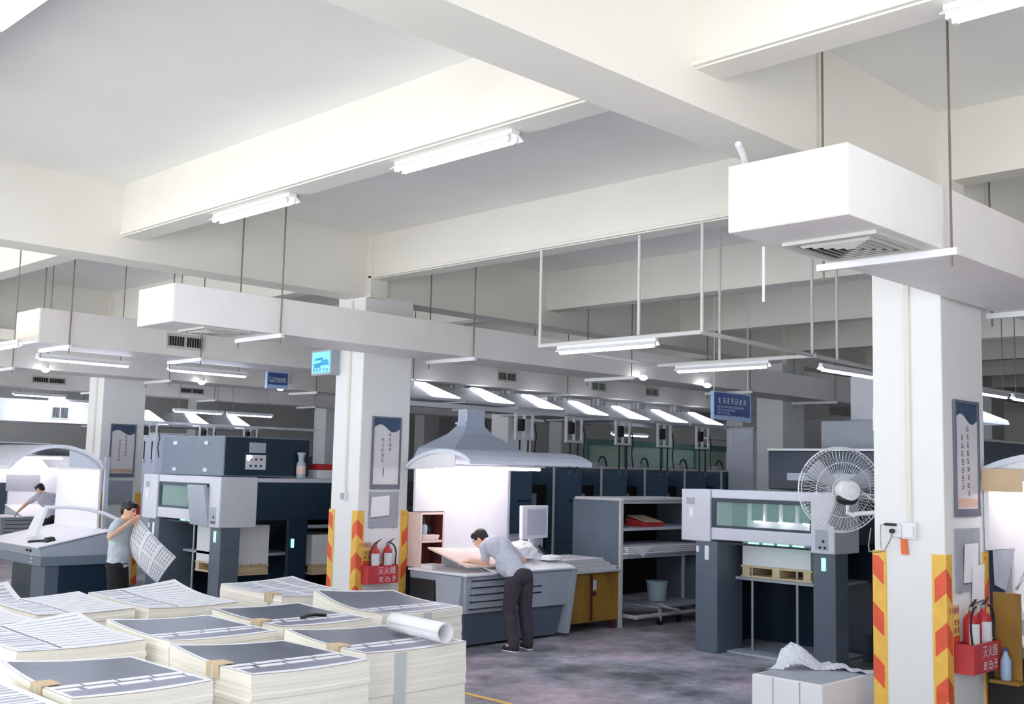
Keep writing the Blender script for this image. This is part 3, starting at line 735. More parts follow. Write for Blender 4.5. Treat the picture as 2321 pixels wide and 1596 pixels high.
# exhaust hoods above the units
def hood(label, xr, y0, y1, z0, z1, w):
    t = thing('exhaust_hood', label, 'exhaust hood', (xr-w/2,(y0+y1)/2,z0), 'white exhaust hoods over the press units')
    x0 = xr-w
    MB().hexa([(x0,y0,z0),(x0,y1,z0),(xr,y1,z0),(xr,y0,z0)],[(x0+.35,y0+.5,z1),(x0+.35,y1-.5,z1),(xr-.35,y1-.5,z1),(xr-.35,y0+.5,z1)]).build('canopy','white',t)
    MB().box(x0-.01,xr+.01,y0-.01,y1+.01,z0-.04,z0).build('rim','press',t)
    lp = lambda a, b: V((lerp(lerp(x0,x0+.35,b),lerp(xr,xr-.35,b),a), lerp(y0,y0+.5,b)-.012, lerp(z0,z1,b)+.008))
    MB().hexa([lp(.5,.02),lp(1,.02),lp(1,.98),lp(.45,.98)],[q+V((0,-.006,.01)) for q in (lp(.5,.02),lp(1,.02),lp(1,.98),lp(.45,.98))]).build('painted_highlight','highlightg',t)  # glowing sheet stands in for a highlight on the slope, no lamp here
    MB().tube(((x0+xr)/2,(y0+y1)/2,z1-.01),((x0+xr)/2,(y0+y1)/2,3.538 if y0 < 20 and y0 > 8 else 3.62),.14,n=14).build('neck','steel',t,True)
    return t
ord_ = ('first from the middle column','second from the middle column','third from the middle column','fourth from the middle column','fifth from the middle column','sixth from the middle column','seventh, nearest the blue notice')
hz = (3.25,3.24,3.21,3.17,3.15,3.15,3.16)
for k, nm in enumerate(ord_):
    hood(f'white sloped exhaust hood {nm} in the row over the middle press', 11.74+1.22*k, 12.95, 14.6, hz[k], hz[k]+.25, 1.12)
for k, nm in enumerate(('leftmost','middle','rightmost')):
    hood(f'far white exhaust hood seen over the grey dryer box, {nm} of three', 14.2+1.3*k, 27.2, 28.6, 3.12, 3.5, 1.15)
tag(MB().box(10.5,21,13.02,13.1,3.1,3.17).build('hoist_rail','white'),'long white hoist rail running under the row of exhaust hoods','hoist rail')
# chain hoists
def hoist():
    t = thing('chain_hoist','','chain hoist',(0,0,0))
    f = MB()
    for x in (-.2,0,.2): f.box(x-.018,x+.018,-.02,.02,-.42,0)
    f.box(-.22,.22,-.025,.025,-.45,-.41); f.box(-.22,.22,-.025,.025,-.03,0); f.build('hoist_frame','white',t)
    MB().box(-.14,-.04,-.06,.06,-.3,-.1,.01).build('motor','black',t)
    for x in (-.1,.1):
        MB().tube((x,0,-.9),(x,0,-.42),.016,n=6).build('chain','black',t)
        MB().path([(x,0,-.9),(x+.03,0,-.94),(x+.02,0,-.98),(x-.02,0,-.97)],.014,6).build('hook','steel',t,True)
    MB().path([(.22,0,-.1),(.3,0,-.35),(.26,0,-.6),(.3,0,-.85)],.012,6).build('cable','black',t,True)
    return t
H0 = hoist(); H0.location = (12.0,12.9,3.1); H0['label'] = 'white framed chain hoist hanging in front of the flared hood, first in the row'; H0['group'] = 'chain hoists on the rail'
for k, (x, nm) in enumerate(((13.15,'second'),(14.4,'third'),(15.75,'fourth'),(17.0,'fifth'),(18.25,'sixth'),(19.5,'seventh'))):
    dup(H0,(x,12.9,3.1),0,f'white framed chain hoist hanging from the rail, {nm} from the flared hood','chain hoists on the rail')

# flared exhaust hood behind the console canopy
t = thing('flared_hood','pale blue flared exhaust hood rising behind the console canopy','exhaust hood',(11.0,11.9,2.3))
def sq(cx, cy, hx, hy, z): return [(cx-hx,cy-hy,z),(cx-hx,cy+hy,z),(cx+hx,cy+hy,z),(cx+hx,cy-hy,z)]
mb = MB(); rings = []
for hx, z in ((.72,2.30),(.66,2.44),(.46,2.56),(.29,2.66),(.18,2.78),(.165,2.9),(.165,3.02)):
    rings.append([mb.bm.verts.new(p) for p in sq(11.05,11.95,hx,hx*.6,z)])
mb.loft(rings); mb.build('flare','hoodb',t)
MB().box(10.84,11.2,11.84,12.06,2.8,2.83).build('collar','hoodb',t)

# ------------------------------------------------------------------ inspection consoles
def console(label, w=1.9, over=(-.06,1.14), zc=(2.18,2.385,2.26), ext=.28, dark=False, lamp=True):
    # local frame: operator at -y, desk from x 0..w
    t = thing('inspection_console', label, 'console', (0,0,0), 'sheet inspection consoles')
    d = 1.05; up = 'pgrey'
    # sloped desk
    xd = -.02 if dark else .46
    MB().prism([(xd,-.04,.88),(xd,d,1.1),(xd,d,1.125),(xd,-.04,.905)],(w+.02-xd,0,0),.006).build('desk_top','sheet',t)
    if not dark: MB().box(-.03,.465,-.04,d,.872,.898,.004).build('side_ledge','sheet',t)
    if not dark:
        MB().hexa([(.44,.06,.42),(.44,d,.42),(w-.05,d,.42),(w-.05,.06,.42)],[(.47,.0,.875),(.47,d,1.09),(w,d,1.09),(w,.0,.875)],.006).build('upper_body',up,t)
        MB().hexa([(.05,.06,.42),(.05,d,.42),(.47,d,.42),(.47,.06,.42)],[(.0,.002,.87),(.0,d,.87),(.48,d,.87),(.48,.002,.87)],.01).build('end_body',up,t)
        MB().hexa([(.12,.16,.03),(.12,d,.03),(w-.12,d,.03),(w-.12,.16,.03)],[(.06,.1,.42),(.06,d,.42),(w-.06,d,.42),(w-.06,.1,.42)],.01).build('base','slate',t)
        MB().hexa([(w-.1,.02,.05),(w-.1,.2,.05),(w-.02,.2,.05),(w-.02,.02,.05)],[(w-.02,-.02,.875),(w-.02,.2,.9),(w+.08,.2,.9),(w+.08,-.02,.875)],.008).build('side_fin','pgrey',t)
        for i in range(5):
            z = .48+.085*i; s = (.875-z)/.455*.06
            MB().box(.1+s,.86,s-.012,s+.02,z,z+.075,.004).build('drawer',up,t)
        for z in (.475,.56,.645,.73,.815): MB().box(.1,.86,.0+(.875-z)/.455*.06-.013,.06,z-.006,z+.004).build('drawer_gap','black',t)
        for z in (.6,.68): MB().box(.98,1.34,-.004+(.875-z)/.455*.06,.08,z,z+.016).build('slot','black',t)
        MB().hexa([(1.38,.05,.5),(1.38,.1,.5),(w-.14,.1,.5),(w-.14,.05,.5)],[(1.38,-.006,.86),(1.38,.05,.86),(w-.1,.05,.86),(w-.1,-.006,.86)],.006).build('front_panel',up,t)
        MB().box(-.012,.03,.55,d-.03,.2,.78).build('side_recess','black',t)
        MB().hexa([(-.02,.12,.3),(-.02,.5,.3),(.05,.5,.3),(.05,.12,.3)],[(-.02,.06,.86),(-.02,.54,.86),(.05,.54,.86),(.05,.06,.86)],.006).build('side_panel',up,t)
    else:
        MB().hexa([(0,.02,.75),(0,d,.75),(w,d,.75),(w,.02,.75)],[(0,-.02,.88),(0,d,1.09),(w,d,1.09),(w,-.02,.88)],.01).build('upper_body','pgrey',t)
        MB().box(.0,w,.02,d,.62,.75,.008).build('lower_body','rackg',t)
        MB().box(.2,w-.03,.3,d,.03,.62,.01).build('base','navy',t); MB().box(w-.5,w-.02,.1,.3,.03,.62,.01).build('pedestal','slate',t)
        for i in range(3): MB().box(w-.34,w-.26,.005,.03,.66+.05*i,.675+.05*i).build('vent_slot','press',t)
        for i in range(2): MB().tube((w-.3-.12*i,-.03,.83),(w-.3-.12*i,.0,.83),.018,n=10).build('button','black',t)
    # back board and canopy
    bb = MB()
    if dark: bb.box(.0,w-.4,d-.06,d-.02,1.1,2.14,.004)
    else: bb.prism([(.0,d-.06,1.6),(.0,d-.06,2.14),(w-.25,d-.06,2.14),(w-.25,d-.06,1.08),(.5,d-.06,1.08),(.5,d-.06,1.6)],(0,.04,0),.003)
    bb.build('back_board','white',t)
    for x in (.02 if dark else .5, w-.24 if not dark else w-.3): MB().box(x,x+.05,d-.04,d+.02,.9,2.2).build('post','pgrey',t)
    y0, y1 = over; zb, za, zf = zc; n = 16
    def prof(off):
        out = []
        for i in range(n+1):
            u = i/n; y = lerp(y1,y0,u); base = lerp(zb,zf,u); out.append((y, base+(za-(zb+zf)/2)*(4*u*(1-u))**.8+off))
        return out
    a, b = prof(.0), prof(-.05); x0, x1 = -.05, w+ext
    mb = MB(); mb.prism([(x0,y,z) for y, z in a]+[(x0,y,z) for y, z in b[::-1]],(x1-x0,0,0)); mb.build('canopy','palec' if not dark else 'press',t)
    ends = (x0+.03,) if not dark else (x1-.04,)
    for x in ends:
        e = prof(-.045); k = int(n*.85) if not dark else int(n*.45)
        MB().prism([(x,y,z) for y, z in e[:k]]+[(x,e[k-1][0],zb-.02),(x,e[0][0],zb-.04)],(.012,0,0)).build('end_plate','white' if not dark else 'press',t)
    if lamp:
        for yy in (.35,.75): MB().tube((.1,yy,2.16),(w-.3,yy,2.16),.016,n=8).build('fluorescent_tube','tubew',t,True)
        MB().box(.05,w-.25,.3,.8,2.185,2.2).build('lamp_tray','white',t)
    return t
CA = console('inspection console with curved canopy where a man leans over the desk')
CA.location = (9.02,9.76,0)
dup(CA,(9.02,2.6,0),0,'inspection console cut off by the right edge behind the front right column','sheet inspection consoles')
dup(CA,(9.02,9.76+14.7,0),0,'far inspection console at the left edge with papers on its board','sheet inspection consoles')
CB = console('inspection console with curved canopy and dark base at the left edge', 1.95, (-.5,.86), (2.06,2.36,2.04), .0, True)
CB.location = (6.45,17.88,0); CB.rotation_euler = (0,0,-PI/2)

# on and around the console in the middle
def sheet(label, cat, pts, m='sheet', name='loose_sheet', nz=.004):
    mb = MB().hexa(pts, [V(p)+V((0,0,nz)) for p in pts]); return tag(mb.build(name,m), label, cat)
t = thing('proof_board','tilted proof sheet with a red and green print under the leaning man','proof sheet',(9.3,10.2,1.02))
def pb(u, v): return V((lerp(9.08,9.86,u), lerp(9.82,10.55,v), lerp(.945,1.105,v)+.06*(1-u)*(.4+v*.3)))
MB().hexa([pb(0,0),pb(1,0),pb(1,1),pb(0,1)],[pb(0,0)+V((0,0,.02)),pb(1,0)+V((0,0,.02)),pb(1,1)+V((0,0,.02)),pb(0,1)+V((0,0,.02))]).build('board','pinkw',t)
M['proof'] = mat('proof_print',(244,222,210),.5,var=.14,scale=5); M['proofg'] = mat('proof_green',(206,220,194),.5,var=.12,scale=5)
MB().grid(lambda u, v: pb(.03+.94*u,.03+.94*v)+V((0,0,.022)),[i/10 for i in range(11)],[i/10 for i in range(11)],lambda u, v: 1 if .35 < u+.25*v < .62 and .3 < v < .85 else 0).build('print',['proof','proofg'],t)
t = thing('shelf_cupboard','narrow red-brown wooden shelf cupboard at the left end of the middle console','shelf',(9.3,10.85,.9))
f = MB(); f.box(9.1,9.125,10.72,10.97,.9,1.575); f.box(9.475,9.5,10.72,10.97,.9,1.575); f.box(9.09,9.51,10.715,10.975,1.56,1.585); f.box(9.11,9.49,10.725,10.97,1.205,1.235); f.box(9.1,9.5,10.72,10.97,.9,.925)
f.build('carcass','pinkw',t); MB().box(9.12,9.48,10.95,10.965,.92,1.56).build('back_panel','rwood',t)
MB().box(9.126,9.131,10.725,10.95,.926,1.559).build('lining','rwood',t); MB().box(9.469,9.474,10.725,10.95,.926,1.559).build('lining','rwood',t)
sheet('folded white papers on the ledge before the wooden cupboard','paper',[(9.08,10.45,.9),(9.34,10.5,.9),(9.36,10.71,.9),(9.1,10.7,.9)],nz=.045)
tag(MB().hexa([(9.16,10.74,1.237),(9.42,10.74,1.237),(9.42,10.9,1.237),(9.16,10.9,1.237)],[(9.14,10.73,1.3),(9.44,10.73,1.3),(9.44,10.91,1.3),(9.14,10.91,1.3)],.01).build('tray','pinkw'),'beige tray of small tools on the upper shelf of the wooden cupboard','tray')
t = thing('jar','grey jar with a green handle on the wooden cupboard shelf','jar',(9.23,10.82,1.3))
MB().lathe([(.05,0),(.055,.1),(.04,.13)],(9.23,10.82,1.3),(0,0,1),14).build('jar','bucket',t,True); MB().tube((9.25,10.82,1.42),(9.24,10.84,1.52),.012,n=8).build('handle','green',t,True)
tag(MB().lathe([(.03,0),(.035,.09),(.012,.1),(.012,.13)],(9.34,10.84,1.3),(0,0,1),12).build('bottle','black',None,True),'small black bottle beside the grey jar on the cupboard shelf','bottle')

t = thing('monitor','white framed screen on a stand at the right of the middle console','monitor',(10.8,10.3,1.05))
rot = lambda x, z, y=0: V((10.79+x*.96, 10.33+x*.12+y, z))
MB().hexa([rot(-.3,1.24),rot(-.3,1.24,.06),rot(.3,1.24,.06),rot(.3,1.24)],[rot(-.31,1.68),rot(-.31,1.68,.06),rot(.3,1.68,.06),rot(.3,1.68)],.012).build('bezel','white',t)
MB().hexa([rot(-.2,1.29,-.006),rot(-.2,1.29,.01),rot(.24,1.29,.01),rot(.24,1.29,-.006)],[rot(-.2,1.63,-.006),rot(-.2,1.63,.01),rot(.24,1.63,.01),rot(.24,1.63,-.006)]).build('screen','screen',t)
MB().box(10.72,10.8,10.36,10.4,1.02,1.3,.01).build('stand','white',t); MB().box(10.8,10.88,10.37,10.4,1.02,1.27,.01).build('cable_cover','pgrey',t)
MB().path([(10.72,10.2,1.16),(10.76,10.17,1.1),(10.82,10.15,1.04)],.022,8).build('phone_handset','black',t,True)
def crumple(label, c, s, m='sheet', name='crumpled_paper'):
    mb = MB(); bmesh.ops.create_icosphere(mb.bm, subdivisions=3, radius=1); r = random.Random(3)
    for v in mb.bm.verts: v.co = V((c[0]+v.co.x*s[0]*(1+.18*r.uniform(-1,1)), c[1]+v.co.y*s[1]*(1+.18*r.uniform(-1,1)), max(c[2]-s[2]*.3, c[2]+v.co.z*s[2]*(1+.12*r.uniform(-1,1)))))
    return tag(mb.build(name,m), label, 'crumpled paper')
crumple('big white crumpled paper on the middle console right of the leaning man', (10.3,10.12,1.07), (.26,.17,.17))
crumple('small white crumpled paper at the foot of the screen stand', (10.75,10.0,1.0), (.17,.12,.05))
tag(MB().box(10.62,11.6,10.95,11.35,.85,1.23,.008).build('low_cabinet','pgrey'),'low grey cabinet behind the screen of the middle console','cabinet')

# wooden cabinet with loose sheets
t = thing('wooden_cabinet','yellow-brown stained wooden cabinet between the console and the grey rack','cabinet',(11.57,10.3,0))
MB().box(11.06,12.1,9.96,10.75,.12,.78,.006).build('carcass','ply',t)
MB().box(11.5,11.54,9.945,9.96,.14,.76).build('door_gap','rwood',t)
MB().box(11.56,11.62,9.95,9.962,.55,.68).build('hinge','strap',t); MB().tube((11.57,9.93,.5),(11.57,9.96,.5),.03,n=12).build('knob','rwood',t,True)
MB().box(11.0,12.12,9.92,10.78,.78,.81,.004).build('counter','press',t)
for x in (11.1,12.03):
    for y in (10.0,10.68): MB().box(x-.03,x+.03,y-.03,y+.03,0,.12).build('foot','rwood',t)
r = random.Random(11)
for k, (xa, xb, z, nm) in enumerate(((11.02,12.05,.813,'lowest'),(10.98,11.92,.868,'middle'),(10.95,11.8,.922,'top'))):
    mb = MB()
    for i in range(4):
        j = r.uniform(-.03,.03); mb.hexa([(xa+j,9.96+j*.5,z+.013*i),(xb+j,9.96,z+.013*i),(xb+j-.02,10.6,z+.013*i+.004),(xa+j,10.6,z+.013*i+.004)],[(xa+j,9.96+j*.5,z+.013*i+.009),(xb+j,9.96,z+.013*i+.009),(xb+j-.02,10.6,z+.013*i+.013),(xa+j,10.6,z+.013*i+.013)])
    tag(mb.build('sheet_bundle','sheet'), f'{nm} bundle of white sheets stacked on the yellow-brown cabinet','paper bundle','sheet bundles on the wooden cabinet')

# grey storage rack
t = thing('storage_rack','grey metal storage rack with open shelves beside the right press','rack',(12.8,10.3,0))
MB().box(12.12,12.15,9.95,10.85,.02,1.76,.004).build('side_panel','rackg',t); MB().box(14.1,14.13,9.95,10.85,.02,1.76,.004).build('side_panel','rackg',t)
MB().box(12.12,14.13,10.83,10.86,.3,1.76).build('back_panel','dark',t)
for z, nm in ((1.75,'top_shelf'),(1.37,'shelf'),(.98,'shelf')): MB().box(12.12 if z > 1.7 else 12.152,14.13,9.93,10.83,z-.04,z,.004).build(nm,'press',t)
for x in (12.13,14.1): MB().box(x-.02,x+.03,9.93,9.97,0,1.76).build('post','pipe',t)
MB().box(13.63,13.66,9.96,10.0,.3,.95).build('post','pgrey',t)
def bundle(label, x0, x1, y0, y1, z, n, dz, seed, grp):
    r = random.Random(seed); mb = MB()
    for i in range(n):
        a, b = r.uniform(-.03,.03), r.uniform(-.02,.02); zz = z+dz*i
        mb.hexa([(x0+a,y0+b,zz),(x1+a,y0+b,zz),(x1+a,y1,zz),(x0+a,y1,zz)],[(x0+a,y0+b,zz+dz*.8),(x1+a,y0+b,zz+dz*.8),(x1+a,y1,zz+dz*.8),(x0+a,y1,zz+dz*.8)])
    return tag(mb.build('sheet_bundle','sheet'), label, 'paper bundle', grp)
bundle('white sheets covering the top of the grey rack', 12.1,14.1,9.9,10.8,1.752,3,.013,1,'sheets on the grey rack')
bundle('folded white sheets with a hanging corner on the middle shelf of the grey rack', 12.2,13.9,9.88,10.7,.982,5,.027,2,'sheets on the grey rack')
tag(MB().prism([(12.3,9.86,1.1),(12.75,9.86,1.11),(12.52,9.86,.96)],(0,.008,0)).build('sheet_corner','sheet'),'triangular corner of a white sheet drooping from the rack shelf','paper')
t = thing('carton','open pink carton on the upper shelf of the grey rack','box',(12.95,10.2,1.37))
MB().hexa([(12.72,10.0,1.372),(12.72,10.35,1.372),(13.2,10.35,1.372),(13.2,10.0,1.372)],[(12.72,10.0,1.44),(12.72,10.35,1.5),(13.2,10.35,1.5),(13.2,10.0,1.44)],.004).build('carton','bred',t)
MB().hexa([(12.74,9.99,1.44),(12.74,10.34,1.52),(13.12,10.34,1.52),(13.12,9.99,1.44)],[(12.74,9.99,1.45),(12.74,10.34,1.53),(13.12,10.34,1.53),(13.12,9.99,1.45)]).build('papers','card',t)
t = thing('plastic_bucket','pale bucket on the hand cart under the grey rack','bucket',(13.45,10.25,.3))
MB().lathe([(.13,0),(.16,.27),(.17,.27),(.17,.29),(.15,.29)],(13.3,10.2,.27),(0,0,1),20).build('tub','bucket',t,True)
t = thing('hand_cart','low steel hand cart with small wheels under the grey rack','cart',(13.1,10.0,0))
MB().box(12.75,14.0,9.75,10.5,.235,.262,.004).build('deck','pgrey',t)
for a, b in (((12.3,9.8,.14),(13.95,9.8,.14)),((12.3,9.8,.14),(12.3,10.4,.14)),((13.95,9.8,.14),(13.95,10.4,.14))): MB().tube(a,b,.03,n=10).build('frame_tube','pipe',t,True)
for x in (12.85,13.9): MB().box(x-.015,x+.015,9.78,9.82,.05,.24).build('upright','pipe',t)
for x in (12.85,13.9,13.3):
    MB().tube((x,9.78,.045),(x,9.83,.045),.045,n=14).build('wheel','black',t,True)
MB().path([(12.75,9.74,.3),(12.85,9.7,.26),(13.0,9.7,.22),(13.15,9.72,.2),(13.3,9.74,.14)],.02,8).build('handle','pipe',t,True)

# ------------------------------------------------------------------ wall fan
t = thing('wall_fan','large white wire-caged wall fan with a white motor bracketed to the front right column','fan',(8.95,4.22,1.85))
fc = V((8.98,4.87,2.045)); fa = V((math.cos(R(47)), math.sin(R(47)), .02)).normalized()
fu = fa.cross(V((0,0,1))).normalized(); fv = fu.cross(fa)
def fp(r_, a, h): return fc+fu*r_*math.cos(a)+fv*r_*math.sin(a)+fa*h
RF = .375
def hoop(mb, r_, h, th, n=44): 
    pts = [fp(r_, i/n*2*PI, h) for i in range(n+1)]; mb.path(pts, th, 5)
mb = MB()
for r_, h, th in ((RF,.0,.0065),(RF*.97,.05,.003),(RF*.97,-.05,.003),(.1,-.085,.004),(.24,-.082,.0032)): hoop(mb, r_, h, th)
mb.build('cage_ring','white',t,True)
mb = MB(); n = 64
for i in range(n):
    a = i/n*2*PI; mb.path([fp(.06,a+.25,-.085),fp(.2,a+.12,-.085),fp(.33,a,-.07),fp(RF,a,-.0)],.0018,4)
mb.build('rear_guard_wires','white',t)
mb = MB()
for i in range(n):
    a = i/n*2*PI; mb.path([fp(.06,a,.085),fp(.2,a+.12,.085),fp(.33,a+.25,.07),fp(RF,a+.25,0)],.0018,4)
mb.build('front_guard_wires','white',t)
for k in range(3):
    mb = MB(); a0 = k*2*PI/3+.4
    g = [[mb.bm.verts.new(fp(.07+.26*i/6, a0+(j/5-.5)*(.75-.2*i/6), (j/5-.5)*.07)) for j in range(6)] for i in range(7)]
    for i in range(6):
        for j in range(5): mb._f([g[i][j],g[i+1][j],g[i+1][j+1],g[i][j+1]])
    o = mb.build('blade','greyp',t,True); sm = o.modifiers.new('thickness','SOLIDIFY'); sm.thickness = .003
MB().lathe([(.05,-.05),(.06,-.04),(.06,.05),(.03,.06)],fc,fa,20).build('hub','greyp',t,True)
MB().lathe([(.055,-.09),(.085,-.1),(.092,-.14),(.092,-.25),(.08,-.275),(.045,-.28),(.04,-.29)],fc,fa,24).build('motor','white',t,True)
MB().ball(fc-fa*.17-V((0,0,.075)),(.11,.09,.055),16).build('motor_mount','black',t,True)
bp = fc-fa*.19
MB().path([bp-V((0,0,.1)),bp-V((0,0,.19)),bp+V((.03,-.05,-.215))],.022,8).build('yoke','white',t,True)
MB().path([bp+V((.03,-.05,-.2)),V((8.86,4.5,1.86)),V((8.86,4.36,1.85)),V((8.86,4.21,1.72))],.02,8).build('bracket_arm','white',t,True)
MB().box(8.78,8.94,4.21,4.235,1.6,1.85,.006).build('wall_plate','pgrey',t)
MB().path([bp+V((.06,-.06,.02)),bp+V((.1,-.22,-.1)),V((8.83,4.42,1.8)),V((8.7,4.3,1.55)),V((8.42,4.28,1.4))],.006,6).build('fan_cable','white',t,True)

# ------------------------------------------------------------------ right edge, behind the front right column
tag(MB().box(8.952,8.962,3.3,3.62,2.07,2.25,.003).build('cardboard_sheet','card'),'beige cardboard sheet fixed to the canopy end at the right edge','cardboard')
t = thing('plywood_panel','brown stained panel with a small ledge on the end of the right edge console','panel',(8.97,3.44,.6))
MB().box(8.955,8.98,3.34,3.55,.62,1.28,.004).build('panel','ply',t); MB().box(8.84,8.96,3.32,3.55,.595,.62,.004).build('ledge','ply',t)
tag(MB().prism([(9.02,3.565,1.6),(9.48,3.565,1.6),(9.26,3.565,1.27),(9.04,3.565,1.33)],(0,.003,0)).build('hanging_sheet','greyp'),'grey white tapered sheet hanging on the board at the right edge','paper')
t = thing('desk_lamp','white adjustable arm lamp over the right edge console','lamp',(9.15,3.4,1.1))
MB().path([(9.14,3.4,1.07),(9.1,3.43,1.3),(9.2,3.38,1.43),(9.36,3.3,1.4)],.022,8).build('arm','white',t,True)
MB().lathe([(.03,0),(.08,.08),(.09,.14)],(9.36,3.3,1.4),(.6,-.3,-.5),14).build('shade','white',t,True)
t = thing('water_bottle','clear blue bottle on the brown ledge at the right edge','bottle',(8.9,3.44,.62))
MB().lathe([(.035,0),(.04,.02),(.04,.15),(.016,.2),(.016,.22)],(8.9,3.44,.622),(0,0,1),14).build('bottle','pale',t,True)
MB().tube((8.9,3.44,.84),(8.9,3.44,.865),.018,n=10).build('cap','blue',t,True)

# ------------------------------------------------------------------ far background
t = thing('glazed_partition','pale green glazed partition far behind the middle press units','partition',(27,21,0))
MB().box(24,31.3,21,21.1,0,2.2).build('lower_wall','plaster',t); MB().box(24,31.3,21,21.1,2.93,3.1).build('head_rail','teal',t)
for i in range(4):
    a = 24.1+1.75*i; MB().box(a,a+1.65,21.02,21.06,2.22,2.92).build('glass_pane','gglass',t)
    MB().box(a-.1,a,20.98,21.1,2.2,2.95).build('mullion','teal',t)
t = thing('office_block','white walled far office with a green framed doorway, right of the green partition','office',(33,21,0))
MB().box(31.4,36,21,21.2,0,3.35).build('wall','plaster',t); MB().box(31.6,32.2,20.97,21.0,.1,2.9).build('doorway','teal',t)
t = thing('wall_shelf','high pale shelf with dark boxes before the far office','shelf',(30,20,3.0))
MB().box(28.5,32,19.9,20.3,3.25,3.3).build('shelf','press',t); MB().box(30.2,31.6,19.95,20.25,3.3,3.5).build('dark_box','navy',t)
def cabinet(label, x0, x1, y0, y1, z1, m, z0=0, grp='tall cabinets among the far machines'):
    t = thing('machine_cabinet', label, 'machine cabinet', ((x0+x1)/2,(y0+y1)/2,z0), grp)
    MB().box(x0,x1,y0,y1,z0,z1,.02).build('housing',m,t)
    MB().box(x0+.08,(x0+x1)/2-.02,y0-.015,y0,z0+.15,z1-.15,.004).build('door',m,t); MB().box((x0+x1)/2+.02,x1-.08,y0-.015,y0,z0+.15,z1-.15,.004).build('door',m,t)
    MB().box(x0-.01,x1+.01,y0-.02,y1,z1,z1+.03).build('lid','press',t)
    return t
cabinet('pale blue tall cabinet seen beside the blue notice, left of the white column', 19.3,20.1,12.4,13.0,3.1,'palec')
cabinet('grey cabinet beyond the far left column, lower left of the dryer box', 11.5,13,20.5,22,2.3,'pgrey')
cabinet('dark cabinet seen over the curved canopy at the left edge', 9.5,11.0,27.0,28.8,2.5,'slate')
cabinet('slate machine housing far behind the dryer box', 16.5,19,27.2,29,2.4,'slate')
cabinet('grey panelled machine housing far right of the dryer box', 17.5,18.6,22.8,23.8,3.0,'pgrey')
cabinet('pale cabinet under the far hoods, directly over the grey dryer box', 13.35,14.15,26.2,26.9,2.85,'palec')
cabinet('mid grey housing under the far hoods, right part over the dryer box', 15.2,16.3,26.0,26.9,2.75,'pgrey')
for k, (x, nm) in enumerate(((13.0,'leftmost'),(14.6,'middle'),(15.9,'rightmost'))):
    dup(H0,(x,25.9,3.1),0,f'small far chain hoist under the hoods over the dryer box, {nm} of three','far chain hoists')
tag(MB().box(11.5,19,25.96,26.02,3.1,3.16).build('hoist_rail','white'),'far white hoist rail seen over the grey dryer box','hoist rail')
cabinet('white walled far machine seen above the fan', 24,27,11.8,13.5,2.7,'press')
t = thing('dust_collector','grey dust collector with a chimney above the right press','machine',(15.4,7.6,2.53))
MB().box(14.2,15.15,7.0,8.0,2.53,2.95,.02).build('housing','greyp',t); MB().box(14.5,14.9,7.2,7.7,2.95,3.6,.02).build('chimney','press',t)
MB().box(14.0,15.2,6.9,6.93,3.05,3.09).build('support_rail','pipe',t); MB().box(14.24,14.27,6.98,7.0,2.62,2.72).build('lamp','lampw',t)
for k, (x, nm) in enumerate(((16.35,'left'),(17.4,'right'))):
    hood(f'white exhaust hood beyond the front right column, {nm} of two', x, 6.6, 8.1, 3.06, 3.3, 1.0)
t = thing('electric_cabinet','white wall control box with dark hardware beside the front right column, above the fan','control box',(13.4,6.9,2.9))
MB().box(13.0,13.3,6.5,6.6,2.75,3.05,.01).build('frame','white',t); MB().box(13.05,13.25,6.49,6.5,2.8,3.0).build('dark_panel','black',t)
MB().tube((13.1,6.55,3.05),(13.1,6.55,3.46),.015,n=8).build('drop_pipe','pipe',t,True)
for k, (x, y) in enumerate([(12.6,9.95),(14.2,9.95),(6.9,17.3),(9.6,17.3),(11.2,17.3)]):
    q = thing('spot_lamp', ['small round white spot lamp below the duct near the pipe frame, left of two','small round white spot lamp below the duct near the pipe frame, right of two','small round spot lamp on the long pale duct left of the far left column','small round spot lamp on the long pale duct, middle','small round spot lamp on the long pale duct beside the small blue notice'][k], 'lamp', (x,y,3.5), 'round spot lamps')
    MB().tube((x,y,3.56),(x,y,3.62),.05,n=14).build('base','white',q,True); MB().ball((x,y,3.53),(.06,.06,.035),12).build('bulb','lampw',q,True)
t = thing('wall_screen_frame','thin black rectangular frame on the dark machine at the right edge','frame',(17,6.39,2.5))
f = MB(); 
for q in ((16.5,17.6,2.4,2.43),(16.5,17.6,2.56,2.59),(16.5,16.53,2.4,2.59),(17.57,17.6,2.4,2.59)): f.box(q[0],q[1],6.36,6.38,q[2],q[3])
f.build('frame','black',t)
# papers on the board of the far left console
for k, (a, b, c, d, nm) in enumerate(((9.15,9.75,1.85,2.1,'upper left'),(9.95,10.4,1.9,2.1,'upper right'),(9.45,10.2,1.42,1.78,'large grey'))):
    tag(MB().box(a,b,25.44,25.446,c,d).build('pinned_sheet','greyp' if k == 2 else 'sheet'), f'{nm} sheet pinned on the board of the far left-edge console','paper','sheets pinned on the far console board')
